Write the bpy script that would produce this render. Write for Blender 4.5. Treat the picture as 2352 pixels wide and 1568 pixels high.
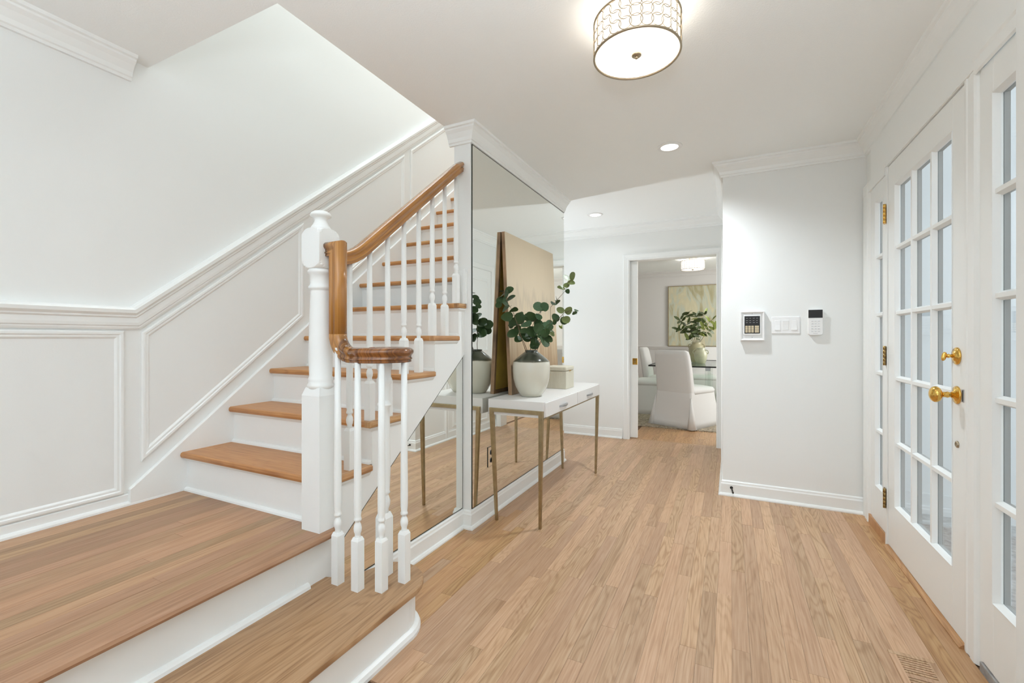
import bpy, bmesh, math, random
from mathutils import Vector, Matrix
random.seed(7)
for o in list(bpy.data.objects): bpy.data.objects.remove(o)
SC = bpy.context.scene
COL = SC.collection
PI = math.pi

# ------------------------------------------------------------------ camera, world, lights, exposure
YAW = 0.4568
cam_d = bpy.data.cameras.new('camera'); cam_d.sensor_width = 36.0
cam_d.lens = 36.0 * 1021.2 / 2352.0
cam_d.shift_y = -8.1 / 2352.0
cam_d.clip_start = 0.02
cam = bpy.data.objects.new('camera', cam_d); COL.objects.link(cam)
cam.location = (0, 0, 1.117); cam.rotation_euler = (PI/2, 0, YAW)
SC.camera = cam
SC.view_settings.view_transform = 'Standard'; SC.view_settings.look = 'None'
SC.view_settings.gamma = 1.0; SC.view_settings.use_curve_mapping = False
SC.view_settings.exposure = 0.16
SC.cycles.max_bounces = 14; SC.cycles.diffuse_bounces = 7; SC.cycles.glossy_bounces = 6
SC.cycles.transparent_max_bounces = 16; SC.cycles.transmission_bounces = 6
SC.cycles.sample_clamp_indirect = 6.0
SC.cycles.use_denoising = True

world = bpy.data.worlds.new('overcast_sky'); SC.world = world; world.use_nodes = True
wb = world.node_tree.nodes['Background']
wb.inputs[0].default_value = (0.89, 0.99, 1.10, 1); wb.inputs[1].default_value = 1.25

def light(name, kind, loc, energy, color=(1, 1, 1), size=None, size_y=None, rot=(0, 0, 0), radius=None, spot=None, blend=0.6):
    d = bpy.data.lights.new(name, kind); d.energy = energy; d.color = color
    if kind == 'AREA':
        d.shape = 'RECTANGLE'; d.size = size; d.size_y = size_y or size
    if radius is not None: d.shadow_soft_size = radius
    if kind == 'SPOT':
        d.spot_size = spot; d.spot_blend = blend
    o = bpy.data.objects.new(name, d); COL.objects.link(o); o.location = loc; o.rotation_euler = rot
    return o
H = 2.36            # ceiling height
COOL_FILL = (0.90, 1.0, 1.12)
# added fill light behind the camera, at the opening in the back wall
light('fill_area_back', 'AREA', (0.05, -2.58, 1.35), 6, COOL_FILL, 0.9, 1.7, (-PI/2, 0, PI))
# unseen lamp of the upper floor, above the stairwell
light('upstairs_lamp', 'AREA', (-1.95, 3.0, 4.75), 28, (0.96, 1.0, 1.03), 0.7, 2.6, (0, 0, 0))
# unseen lamp left in the cross hall, upward spot shaped to brighten the ceiling
upl = Vector((-0.55, 4.08, H))-Vector((-3.4, 4.19, 0.40))
light('lamp_cross_hall', 'SPOT', (-3.4, 4.19, 0.40), 125, (0.94, 1.0, 1.06), radius=0.07, spot=1.75, blend=1.0, rot=upl.to_track_quat('-Z', 'Y').to_euler())
# added fill spots behind the camera, thrown at the ceiling for bounce
light('fill_spot_a', 'SPOT', (-1.5, -0.9, 1.55), 28, (0.90, 1.0, 1.09), radius=0.12, spot=2.7, blend=0.5, rot=(PI, 0, 0))
light('fill_spot_b', 'SPOT', (0.05, -0.2, 1.40), 106, (0.90, 1.0, 1.09), radius=0.12, spot=2.75, blend=0.6, rot=(PI, 0, 0))
# ceiling cans
light('can_light_near', 'SPOT', (-0.356, 3.048, H-0.012), 86, (0.92, 1.0, 1.07), radius=0.05, spot=2.5, blend=0.85)
light('can_light_far', 'SPOT', (-1.226, 4.397, H-0.012), 5, (0.92, 1.0, 1.07), radius=0.05, spot=2.85, blend=0.45)
# bulb in the drum lamp of the hall, and in the dining room lamp
light('drum_bulb', 'POINT', (-0.3225, 1.736, 2.29), 3.2, (1.0, 0.93, 0.84), radius=0.04)
light('dining_bulb', 'POINT', (-0.52, 7.35, 2.27), 10, (1.0, 0.96, 0.90), radius=0.04)
light('dining_fill', 'AREA', (1.55, 7.0, 1.5), 50, (1.0, 0.985, 0.965), 1.6, 1.5, (0, PI/2, 0))  # unseen fill from the right; the dining walls have no window

# ------------------------------------------------------------------ materials
def nodes_of(name):
    m = bpy.data.materials.new(name); m.use_nodes = True
    nt = m.node_tree; b = nt.nodes['Principled BSDF']
    return m, nt, b
def N(nt, t, **kw):
    n = nt.nodes.new(t)
    for k, v in kw.items(): setattr(n, k, v)
    return n
def mat(name, col, rough=0.5, metal=0.0, bump=0.0, bscale=60, var=0.0, vscale=4, coat=0.0, emit=None, estr=0.0, spec=0.5, sheen=0.0):
    m, nt, b = nodes_of(name)
    b.inputs['Base Color'].default_value = (*col, 1); b.inputs['Roughness'].default_value = rough
    b.inputs['Metallic'].default_value = metal; b.inputs['Coat Weight'].default_value = coat
    b.inputs['Coat Roughness'].default_value = 0.12
    b.inputs['Specular IOR Level'].default_value = spec
    b.inputs['Sheen Weight'].default_value = sheen
    if emit:
        b.inputs['Emission Color'].default_value = (*emit, 1); b.inputs['Emission Strength'].default_value = estr
    if bump or var:
        tc = N(nt, 'ShaderNodeTexCoord')
    if bump:
        n = N(nt, 'ShaderNodeTexNoise'); n.inputs['Scale'].default_value = bscale; n.inputs['Detail'].default_value = 3
        nt.links.new(tc.outputs['Object'], n.inputs['Vector'])
        bp = N(nt, 'ShaderNodeBump'); bp.inputs['Strength'].default_value = bump; bp.inputs['Distance'].default_value = 0.004
        nt.links.new(n.outputs['Fac'], bp.inputs['Height']); nt.links.new(bp.outputs['Normal'], b.inputs['Normal'])
    if var:
        n2 = N(nt, 'ShaderNodeTexNoise'); n2.inputs['Scale'].default_value = vscale; n2.inputs['Detail'].default_value = 3
        nt.links.new(tc.outputs['Object'], n2.inputs['Vector'])
        r = N(nt, 'ShaderNodeValToRGB')
        r.color_ramp.elements[0].position = 0.3; r.color_ramp.elements[1].position = 0.7
        r.color_ramp.elements[0].color = (*[c*(1-var) for c in col], 1)
        r.color_ramp.elements[1].color = (*[min(1, c*(1+var)) for c in col], 1)
        nt.links.new(n2.outputs['Fac'], r.inputs['Fac']); nt.links.new(r.outputs['Color'], b.inputs['Base Color'])
    return m

def oak(name, dark, mid, pale, rough=0.42, axis='Y', rings=1.0, per_plank=0.16, coat=0.0, redness=0.5, figure=0.46):
    """bare oak: stretched grain, cathedral rings, every board of its own tone"""
    m, nt, b = nodes_of(name)
    L = nt.links.new
    geo = N(nt, 'ShaderNodeNewGeometry'); info = N(nt, 'ShaderNodeObjectInfo')
    sep = N(nt, 'ShaderNodeSeparateXYZ'); L(geo.outputs['Position'], sep.inputs[0])
    com = N(nt, 'ShaderNodeCombineXYZ')
    if axis == 'Y':
        L(sep.outputs['X'], com.inputs[0]); L(sep.outputs['Y'], com.inputs[1])
    elif axis == 'X':
        L(sep.outputs['Y'], com.inputs[0]); L(sep.outputs['X'], com.inputs[1])
    else:
        L(sep.outputs['X'], com.inputs[0]); L(sep.outputs['Z'], com.inputs[1])
    off = N(nt, 'ShaderNodeVectorMath', operation='SCALE'); off.inputs[0].default_value = (31.0, 57.0, 13.0)
    L(info.outputs['Random'], off.inputs['Scale'])
    add = N(nt, 'ShaderNodeVectorMath', operation='ADD'); L(com.outputs[0], add.inputs[0]); L(off.outputs[0], add.inputs[1])
    def stretched(sx, sy, scale, detail, dist=0.0):
        mp = N(nt, 'ShaderNodeMapping'); mp.inputs['Scale'].default_value = (sx, sy, 1)
        L(add.outputs[0], mp.inputs['Vector'])
        n = N(nt, 'ShaderNodeTexNoise'); n.inputs['Scale'].default_value = scale; n.inputs['Detail'].default_value = detail
        n.inputs['Distortion'].default_value = dist
        L(mp.outputs[0], n.inputs['Vector']); return n
    fine = stretched(170, 5, 1.0, 4)                      # pores
    broad = stretched(8, 1.1, 1.0, 2, 0.2)                # slow drift that shapes the cathedral rings
    mul = N(nt, 'ShaderNodeMath', operation='MULTIPLY'); mul.inputs[1].default_value = 125.0*rings
    L(broad.outputs['Fac'], mul.inputs[0])
    sn = N(nt, 'ShaderNodeMath', operation='SINE'); L(mul.outputs[0], sn.inputs[0])
    pw = N(nt, 'ShaderNodeMapRange'); pw.inputs['From Min'].default_value = -1; pw.inputs['From Max'].default_value = 1
    L(sn.outputs[0], pw.inputs['Value'])
    sq = N(nt, 'ShaderNodeMath', operation='POWER'); sq.inputs[1].default_value = 2.4; L(pw.outputs[0], sq.inputs[0])
    amp = N(nt, 'ShaderNodeMapRange'); amp.inputs['To Min'].default_value = 0.05; amp.inputs['To Max'].default_value = figure
    L(info.outputs['Random'], amp.inputs['Value'])
    rg = N(nt, 'ShaderNodeMath', operation='MULTIPLY'); L(amp.outputs[0], rg.inputs[1]); L(sq.outputs[0], rg.inputs[0])
    fg = N(nt, 'ShaderNodeMapRange'); fg.inputs['From Min'].default_value = 0.35; fg.inputs['From Max'].default_value = 0.75
    fg.inputs['To Min'].default_value = 0.0; fg.inputs['To Max'].default_value = 0.62
    L(fine.outputs['Fac'], fg.inputs['Value'])
    sm = N(nt, 'ShaderNodeMath', operation='ADD'); L(rg.outputs[0], sm.inputs[0]); L(fg.outputs[0], sm.inputs[1])
    blot = stretched(3.2, 1.2, 1.0, 2)
    bl = N(nt, 'ShaderNodeMapRange'); bl.inputs['To Min'].default_value = -0.12; bl.inputs['To Max'].default_value = 0.22
    L(blot.outputs['Fac'], bl.inputs['Value'])
    sm2 = N(nt, 'ShaderNodeMath', operation='ADD'); L(sm.outputs[0], sm2.inputs[0]); L(bl.outputs[0], sm2.inputs[1])
    ramp = N(nt, 'ShaderNodeValToRGB'); cr = ramp.color_ramp
    cr.elements[0].position = 0.0; cr.elements[0].color = (*pale, 1)
    cr.elements[1].position = 0.85; cr.elements[1].color = (*dark, 1)
    e = cr.elements.new(0.32); e.color = (*mid, 1)
    L(sm2.outputs[0], ramp.inputs['Fac'])
    # tone of the single board
    wn = N(nt, 'ShaderNodeTexWhiteNoise', noise_dimensions='1D')
    sc = N(nt, 'ShaderNodeMath', operation='MULTIPLY'); sc.inputs[1].default_value = 913.0; L(info.outputs['Random'], sc.inputs[0]); L(sc.outputs[0], wn.inputs['W'])
    hs = N(nt, 'ShaderNodeHueSaturation')
    v = N(nt, 'ShaderNodeMapRange'); v.inputs['To Min'].default_value = 1-per_plank; v.inputs['To Max'].default_value = 1+per_plank*0.55
    L(wn.outputs['Value'], v.inputs['Value']); L(v.outputs[0], hs.inputs['Value'])
    hh = N(nt, 'ShaderNodeMapRange'); hh.inputs['To Min'].default_value = 0.5-0.005*redness*2; hh.inputs['To Max'].default_value = 0.5+0.004*redness*2
    L(info.outputs['Random'], hh.inputs['Value']); L(hh.outputs[0], hs.inputs['Hue'])
    L(ramp.outputs['Color'], hs.inputs['Color']); L(hs.outputs['Color'], b.inputs['Base Color'])
    b.inputs['Roughness'].default_value = rough; b.inputs['Coat Weight'].default_value = coat; b.inputs['Coat Roughness'].default_value = 0.1
    bp = N(nt, 'ShaderNodeBump'); bp.inputs['Strength'].default_value = 0.08; bp.inputs['Distance'].default_value = 0.002
    L(fine.outputs['Fac'], bp.inputs['Height']); L(bp.outputs['Normal'], b.inputs['Normal'])
    return m

M = {}
M['wall'] = mat('wall_paint', (0.845, 0.858, 0.842), 0.6, bump=0.04, bscale=220)
M['ceil'] = mat('ceiling_paint', (0.92, 0.945, 0.942), 0.8, bump=0.25, bscale=150)
M['trim'] = mat('trim_paint', (0.88, 0.897, 0.883), 0.34, bump=0.02, bscale=40)
M['floor'] = oak('oak_floor', (0.38, 0.215, 0.11), (0.535, 0.338, 0.198), (0.60, 0.40, 0.25), 0.40)
M['floor2'] = oak('oak_floor_amber', (0.36, 0.175, 0.07), (0.51, 0.292, 0.13), (0.57, 0.345, 0.175), 0.38)
M['tread'] = oak('oak_tread', (0.36, 0.15, 0.045), (0.53, 0.255, 0.085), (0.59, 0.31, 0.12), 0.40, axis='X', per_plank=0.06)
M['landing'] = oak('oak_landing', (0.28, 0.14, 0.06), (0.43, 0.247, 0.13), (0.48, 0.295, 0.165), 0.40, per_plank=0.2, redness=0.9, figure=0.15, rings=0.6)
M['nosing'] = oak('oak_nosing', (0.32, 0.15, 0.055), (0.52, 0.28, 0.12), (0.60, 0.35, 0.165), 0.38, per_plank=0.05)
M['rail'] = oak('varnished_rail', (0.13, 0.045, 0.010), (0.43, 0.185, 0.038), (0.54, 0.255, 0.062), 0.22, rings=0.25, per_plank=0.03, coat=0.5, redness=0.1)
M['raildark'] = oak('varnished_rail_dark', (0.06, 0.02, 0.006), (0.25, 0.085, 0.018), (0.36, 0.14, 0.03), 0.2, rings=0.25, per_plank=0.03, coat=0.6, redness=0.1)
M['gap'] = mat('board_gap', (0.20, 0.115, 0.065), 0.9)
M['greysill'] = mat('grey_sill_wood', (0.30, 0.285, 0.27), 0.7, var=0.3, vscale=30)
M['brass'] = mat('polished_brass', (0.80, 0.50, 0.13), 0.14, 1.0, var=0.12, vscale=25)
M['oldbrass'] = mat('aged_brass', (0.34, 0.23, 0.09), 0.34, 1.0, var=0.25, vscale=40)
M['bronze'] = mat('brushed_bronze', (0.40, 0.32, 0.19), 0.36, 1.0, var=0.12, vscale=30)
M['nickel'] = mat('champagne_metal', (0.45, 0.38, 0.28), 0.38, 1.0)
M['steel'] = mat('satin_steel', (0.42, 0.42, 0.43), 0.3, 1.0)
M['dark'] = mat('dark_gap', (0.02, 0.018, 0.015), 0.8)
M['black'] = mat('black_plastic', (0.012, 0.011, 0.011), 0.5)
M['plastic'] = mat('white_plastic', (0.86, 0.86, 0.85), 0.32)
M['grey'] = mat('outer_bar_shade', (0.33, 0.325, 0.31), 0.6)  # shade on the outer side of the glazing bars, put in as grey
M['console'] = mat('white_shagreen', (0.78, 0.765, 0.74), 0.5, bump=0.25, bscale=420)
M['gold'] = mat('gilded_canvas_back', (0.78, 0.56, 0.12), 0.45, 0.0, var=0.15, vscale=6)
M['frameedge'] = mat('brown_canvas_edge', (0.26, 0.155, 0.08), 0.55, var=0.4, vscale=9)
M['linen'] = mat('white_slipcover_linen', (0.74, 0.735, 0.72), 0.85, bump=0.2, bscale=300, sheen=0.2)
M['boxfab'] = None
M['stem'] = mat('brown_stem', (0.13, 0.085, 0.045), 0.7)
M['leaf1'] = mat('eucalyptus_deep', (0.034, 0.068, 0.020), 0.5, spec=0.3, var=0.35, vscale=30)
M['leaf2'] = mat('eucalyptus_blue', (0.070, 0.135, 0.066), 0.5, spec=0.3, var=0.3, vscale=30)
M['leaf3'] = mat('eucalyptus_yellow', (0.15, 0.19, 0.06), 0.42, var=0.3, vscale=30)
M['leaf4'] = mat('olive_leaf', (0.075, 0.105, 0.03), 0.4, var=0.45, vscale=20)
M['leaf5'] = mat('lime_leaf', (0.25, 0.30, 0.06), 0.4, var=0.3, vscale=20)
M['jar'] = mat('celadon_glaze', (0.42, 0.385, 0.235), 0.3, var=0.15, vscale=7, coat=0.3)
M['jar2'] = mat('pale_celadon_glaze', (0.50, 0.50, 0.35), 0.3, var=0.15, vscale=9, coat=0.3)
M['rug'] = mat('woven_rug', (0.36, 0.30, 0.22), 0.95, bump=0.8, bscale=120, var=0.55, vscale=38)
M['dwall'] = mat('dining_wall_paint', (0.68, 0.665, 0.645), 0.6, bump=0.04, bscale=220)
M['porch'] = mat('porch_paint', (0.78, 0.79, 0.78), 0.6)
M['concrete'] = mat('porch_concrete', (0.45, 0.45, 0.44), 0.9, bump=0.5, bscale=60, var=0.25, vscale=30)
def shade_mat(name, col, glow):
    m, nt, b = nodes_of(name); L = nt.links.new
    b.inputs['Base Color'].default_value = (*col, 1); b.inputs['Roughness'].default_value = 0.6
    b.inputs['Emission Color'].default_value = (1.0, 0.93, 0.85, 1); b.inputs['Emission Strength'].default_value = glow
    t = N(nt, 'ShaderNodeBsdfTranslucent'); t.inputs[0].default_value = (*col, 1)
    mx = N(nt, 'ShaderNodeMixShader'); mx.inputs[0].default_value = 0.6
    L(b.outputs[0], mx.inputs[1]); L(t.outputs[0], mx.inputs[2]); L(mx.outputs[0], nt.nodes['Material Output'].inputs['Surface'])
    return m
M['diffuser'] = shade_mat('lit_glass_diffuser', (0.92, 0.90, 0.87), 0.9)
M['shade'] = shade_mat('lit_drum_fabric', (0.92, 0.89, 0.85), 0.8)
M['shade2'] = mat('lit_dining_shade', (0.9, 0.9, 0.88), 0.7, emit=(1.0, 0.96, 0.91), estr=0.95)
M['lens'] = mat('lit_can_lens', (0.9, 0.9, 0.88), 0.5, emit=(1.0, 0.97, 0.92), estr=4.0)
M['green'] = mat('mirror_edge', (0.018, 0.022, 0.016), 0.3)

def glass_mat(name, tint=(0.97, 0.985, 0.98)):
    m = bpy.data.materials.new(name); m.use_nodes = True; nt = m.node_tree
    nt.nodes.remove(nt.nodes['Principled BSDF']); out = nt.nodes['Material Output']
    tr = N(nt, 'ShaderNodeBsdfTransparent'); tr.inputs[0].default_value = (*tint, 1)
    gl = N(nt, 'ShaderNodeBsdfGlossy'); gl.inputs['Roughness'].default_value = 0.0
    fr = N(nt, 'ShaderNodeFresnel')
    mx = N(nt, 'ShaderNodeMixShader'); L = nt.links.new
    # the Fresnel node inverts the IOR on back faces: feed it the inverse there, so both faces of a thin pane reflect alike
    ge = N(nt, 'ShaderNodeNewGeometry'); io = N(nt, 'ShaderNodeMapRange')
    io.inputs['To Min'].default_value = 1.45; io.inputs['To Max'].default_value = 1/1.45
    L(ge.outputs['Backfacing'], io.inputs['Value']); L(io.outputs[0], fr.inputs['IOR'])
    L(fr.outputs[0], mx.inputs[0]); L(tr.outputs[0], mx.inputs[1]); L(gl.outputs[0], mx.inputs[2]); L(mx.outputs[0], out.inputs['Surface'])
    return m
M['glass'] = glass_mat('window_glass')
M['tableglass'] = glass_mat('table_glass', (0.82, 0.92, 0.86))
M['acrylic'] = glass_mat('clear_acrylic', (0.93, 0.95, 0.94))
def mirror_mat():
    m = bpy.data.materials.new('silvered_mirror'); m.use_nodes = True; nt = m.node_tree
    nt.nodes.remove(nt.nodes['Principled BSDF'])
    gl = N(nt, 'ShaderNodeBsdfGlossy'); gl.inputs['Roughness'].default_value = 0.0; gl.inputs['Color'].default_value = (0.89, 0.905, 0.875, 1)
    nt.links.new(gl.outputs[0], nt.nodes['Material Output'].inputs['Surface']); return m
M['mirror'] = mirror_mat()

def ramp_mat(name, coord, axis, stops, rough=0.4, noise=0.0, nscale=5.0, nsx=(1, 1, 1), coat=0.0, bump=0.0):
    """colour bands along one object axis, edges broken by noise (glazes, painted canvases)"""
    m, nt, b = nodes_of(name); L = nt.links.new
    tc = N(nt, 'ShaderNodeTexCoord'); sep = N(nt, 'ShaderNodeSeparateXYZ'); L(tc.outputs[coord], sep.inputs[0])
    mp = N(nt, 'ShaderNodeMapping'); mp.inputs['Scale'].default_value = nsx; L(tc.outputs[coord], mp.inputs[0])
    n = N(nt, 'ShaderNodeTexNoise'); n.inputs['Scale'].default_value = nscale; n.inputs['Detail'].default_value = 5
    L(mp.outputs[0], n.inputs['Vector'])
    s = N(nt, 'ShaderNodeMath', operation='SUBTRACT'); s.inputs[1].default_value = 0.5; L(n.outputs['Fac'], s.inputs[0])
    k = N(nt, 'ShaderNodeMath', operation='MULTIPLY_ADD'); k.inputs[1].default_value = noise
    L(s.outputs[0], k.inputs[0]); L(sep.outputs[axis], k.inputs[2])
    r = N(nt, 'ShaderNodeValToRGB'); cr = r.color_ramp
    cr.elements[0].position = stops[0][0]; cr.elements[0].color = (*stops[0][1], 1)
    cr.elements[1].position = stops[-1][0]; cr.elements[1].color = (*stops[-1][1], 1)
    for p, c in stops[1:-1]:
        e = cr.elements.new(p); e.color = (*c, 1)
    L(k.outputs[0], r.inputs['Fac']); L(r.outputs['Color'], b.inputs['Base Color'])
    b.inputs['Roughness'].default_value = rough; b.inputs['Coat Weight'].default_value = coat
    if bump:
        bp = N(nt, 'ShaderNodeBump'); bp.inputs['Strength'].default_value = bump; bp.inputs['Distance'].default_value = 0.003
        L(n.outputs['Fac'], bp.inputs['Height']); L(bp.outputs['Normal'], b.inputs['Normal'])
    return m
M['vase'] = ramp_mat('cream_and_dark_green_glaze', 'Object', 2,
    [(0.0, (0.62, 0.595, 0.49)), (0.2195, (0.68, 0.655, 0.555)), (0.2215, (0.20, 0.18, 0.12)), (0.227, (0.075, 0.080, 0.055)), (0.40, (0.035, 0.055, 0.042))], 0.2, 0.012, 14, coat=0.5)
M['canvas'] = ramp_mat('painted_canvas', 'Object', 2,
    [(0.0, (0.24, 0.15, 0.08)), (0.25, (0.44, 0.31, 0.185)), (0.44, (0.62, 0.49, 0.325)), (0.56, (0.60, 0.50, 0.35)), (0.63, (0.52, 0.435, 0.315)), (0.72, (0.61, 0.51, 0.365)), (1.0, (0.60, 0.50, 0.35))],
    0.6, 0.42, 3.0, (1, 10, 0.7), bump=0.25)
M['boxfab'] = ramp_mat('ribbed_grasscloth', 'Object', 2, [(0.0, (0.62, 0.585, 0.47)), (0.5, (0.70, 0.67, 0.56)), (1.0, (0.62, 0.585, 0.47))], 0.8, 1.5, 60, (6, 6, 0.2), bump=0.4)
def art_mat():
    m, nt, b = nodes_of('abstract_green_painting'); L = nt.links.new
    tc = N(nt, 'ShaderNodeTexCoord')
    mp = N(nt, 'ShaderNodeMapping'); mp.inputs['Scale'].default_value = (3.0, 1, 0.9); L(tc.outputs['Object'], mp.inputs[0])
    n = N(nt, 'ShaderNodeTexNoise'); n.inputs['Scale'].default_value = 1.5; n.inputs['Detail'].default_value = 3; n.inputs['Distortion'].default_value = 1.4
    L(mp.outputs[0], n.inputs['Vector'])
    r = N(nt, 'ShaderNodeValToRGB'); cr = r.color_ramp
    cr.elements[0].position = 0.32; cr.elements[0].color = (0.30, 0.27, 0.15, 1)
    cr.elements[1].position = 0.78; cr.elements[1].color = (0.72, 0.68, 0.50, 1)
    for p, c in ((0.42, (0.46, 0.42, 0.26)), (0.50, (0.52, 0.55, 0.45)), (0.58, (0.60, 0.55, 0.37))):
        e = cr.elements.new(p); e.color = (*c, 1)
    L(n.outputs['Fac'], r.inputs['Fac']); L(r.outputs['Color'], b.inputs['Base Color']); b.inputs['Roughness'].default_value = 0.6
    return m
M['art'] = art_mat()

# ------------------------------------------------------------------ mesh helpers
class MB:
    def __init__(s): s.v = []; s.f = []; s.smooth = []
    def add(s, verts, faces, smooth=False):
        o = len(s.v); s.v += [tuple(p) for p in verts]
        for f in faces: s.f.append([i+o for i in f]); s.smooth.append(smooth)
        return s
    def box(s, x0, x1, y0, y1, z0, z1):
        return s.add([(x0,y0,z0),(x1,y0,z0),(x1,y1,z0),(x0,y1,z0),(x0,y0,z1),(x1,y0,z1),(x1,y1,z1),(x0,y1,z1)],
            [(0,3,2,1),(4,5,6,7),(0,1,5,4),(1,2,6,5),(2,3,7,6),(3,0,4,7)])
    def prism(s, poly, axis, a0, a1):
        """polygon in the other two coordinates, extruded along axis"""
        def P(u, v, a):
            return (a, u, v) if axis == 'X' else (u, a, v) if axis == 'Y' else (u, v, a)
        n = len(poly); vs = [P(u, v, a0) for u, v in poly] + [P(u, v, a1) for u, v in poly]
        fs = [tuple(range(n))[::-1], tuple(range(n, 2*n))] + [(i, (i+1) % n, n+(i+1) % n, n+i) for i in range(n)]
        return s.add(vs, fs)
    def lathe(s, prof, c=(0,0,0), seg=20, smooth=True, caps=True):
        vs = []
        for r, z in prof:
            for i in range(seg):
                a = 2*PI*i/seg; vs.append((c[0]+r*math.cos(a), c[1]+r*math.sin(a), c[2]+z))
        fs = []
        for k in range(len(prof)-1):
            for i in range(seg):
                j = (i+1) % seg; fs.append((k*seg+i, k*seg+j, (k+1)*seg+j, (k+1)*seg+i))
        s.add(vs, fs, smooth)
        if caps:
            o = len(s.v)-len(vs); k = len(prof)-1
            s.f.append([o+i for i in range(seg)][::-1]); s.smooth.append(False)
            s.f.append([o+k*seg+i for i in range(seg)]); s.smooth.append(False)
        return s
    def rings(s, loops, closed=True, caps=True, smooth=True):
        n = len(loops[0]); vs = [p for l in loops for p in l]; fs = []
        for k in range(len(loops)-1):
            for i in range(n if closed else n-1):
                j = (i+1) % n; fs.append((k*n+i, k*n+j, (k+1)*n+j, (k+1)*n+i))
        o = len(s.v); s.add(vs, fs, smooth)
        if caps:
            s.f.append([o+i for i in range(n)][::-1]); s.smooth.append(False)
            s.f.append([o+(len(loops)-1)*n+i for i in range(n)]); s.smooth.append(False)
        return s
    def tube(s, pts, r, seg=6):
        pts = [Vector(p) for p in pts]; loops = []
        for i, p in enumerate(pts):
            t = (pts[min(i+1, len(pts)-1)]-pts[max(i-1, 0)]).normalized()
            u = t.cross(Vector((0.31, 0.17, 0.93))).normalized(); w = t.cross(u)
            rr = r[i] if isinstance(r, (list, tuple)) else r
            loops.append([p+u*rr*math.cos(2*PI*k/seg)+w*rr*math.sin(2*PI*k/seg) for k in range(seg)])
        return s.rings(loops)
    def sweep(s, path, prof, normal, closed=False, smooth=False):
        """moulding: prof (a across the path in the plane, b along the plane's normal), mitred at the corners"""
        nrm = Vector(normal).normalized(); P = [Vector(p) for p in path]; n = len(P); loops = []
        for i in range(n):
            ts = []
            if closed or i > 0: ts.append((P[i]-P[i-1]).normalized())
            if closed or i < n-1: ts.append((P[(i+1) % n]-P[i]).normalized())
            ps = [nrm.cross(t).normalized() for t in ts]
            q = ps[0] if len(ps) == 1 else (ps[0]+ps[1])/(1+ps[0].dot(ps[1]))
            loops.append([P[i]+q*a+nrm*b for a, b in prof])
        if closed: loops.append(loops[0])
        return s.rings(loops, True, not closed, smooth)
    def build(s, name, material, parent=None, bevel=0.0, seg=2, loc=None, shade=None):
        me = bpy.data.meshes.new(name); me.from_pydata(s.v, [], s.f); me.materials.append(material)
        me.polygons.foreach_set('use_smooth', s.smooth)
        bm = bmesh.new(); bm.from_mesh(me)
        bmesh.ops.remove_doubles(bm, verts=bm.verts, dist=1e-6)
        bmesh.ops.recalc_face_normals(bm, faces=bm.faces)
        if bevel:
            es = [e for e in bm.edges if len(e.link_faces) == 2 and e.calc_face_angle(0) > 0.6]
            bmesh.ops.bevel(bm, geom=es, offset=bevel, segments=seg, affect='EDGES', profile=0.5, clamp_overlap=True)
        bm.to_mesh(me); bm.free()
        return put(name, me, parent, loc)
def put(name, me, parent=None, loc=None):
    o = bpy.data.objects.new(name, me); COL.objects.link(o)
    if loc: o.location = loc
    if parent:
        o.parent = parent
        # children are modelled in world coordinates: cancel the parent's transform
        if loc is None: o.matrix_parent_inverse = WORLD(parent).inverted()
    return o
def WORLD(o):
    m = Matrix.LocRotScale(o.location, o.rotation_euler, o.scale)
    return (WORLD(o.parent) @ o.matrix_parent_inverse @ m) if o.parent else m
def tag(o, label, cat, group=None):
    o['label'] = label; o['category'] = cat
    if group: o['group'] = group
    return o
def thing(name, loc, label, cat, group=None, rz=0.0):
    o = bpy.data.objects.new(name, None); COL.objects.link(o); o.empty_display_size = 0.05
    o.location = loc; o.rotation_euler = (0, 0, rz); return tag(o, label, cat, group)
def struct(o, label=None):
    o['kind'] = 'structure'
    if label: o['label'] = label
    return o
def holder(name, loc=(0, 0, 0), label=None):
    o = bpy.data.objects.new(name, None); COL.objects.link(o); o.location = loc; o.empty_display_size = 0.05
    return struct(o, label)
def lab(o, label): o['label'] = label; return o
def B(x0, x1, y0, y1, z0, z1): return MB().box(x0, x1, y0, y1, z0, z1)

# ------------------------------------------------------------------ key dimensions (metres)
R, G, Y0 = 0.1882, 0.2308, 1.2195       # riser, run, nosing of the first tread above the landing
LZ = 2*R                                  # landing
XL = -2.406                               # panelled wall on the left
XM, XU = -1.365, -1.425                   # face of the mirror wall, face of the wall under the stairs
YM, YE = 2.235, 3.855                     # near and far end of the mirror wall
XN, YN = -0.05, 3.517                     # corner of the wall with the switches
YF, XD = 4.98, 0.775                      # far wall, entry wall
YB = -2.65                                # wall behind the camera
YDR = 8.8                                 # far wall of the dining room
NH = 0.0485; ncx, ncy = -1.4435, 1.2355   # newel: half width, centre
def tz(k): return LZ + R*k
def ty(k): return Y0 + G*(k-1)

# ------------------------------------------------------------------ room shell
w = struct(MB().box(XL-0.12, XL, YB, 3.84, -0.1, 5.3).box(XL-0.12, XL, 3.84, 6.2, H+0.02, 5.3).build('wall_left', M['wall']), 'white panelled wall rising beside the staircase')
struct(B(XL-0.1, 0.95, YB-0.12, YB, -0.1, 0.45).build('wall_back', M['wall']))
struct(B(XL-0.1, 0.95, YB-0.12, YB, 2.25, H+0.2).build('wall_back_head', M['wall']))
for k, (a, b) in enumerate(((XL-0.1, -2.25), (-0.45, -0.42), (0.52, 0.95))):
    struct(B(a, b, YB-0.12, YB, 0.45, 2.25).build('wall_back_pier', M['wall']))
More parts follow.
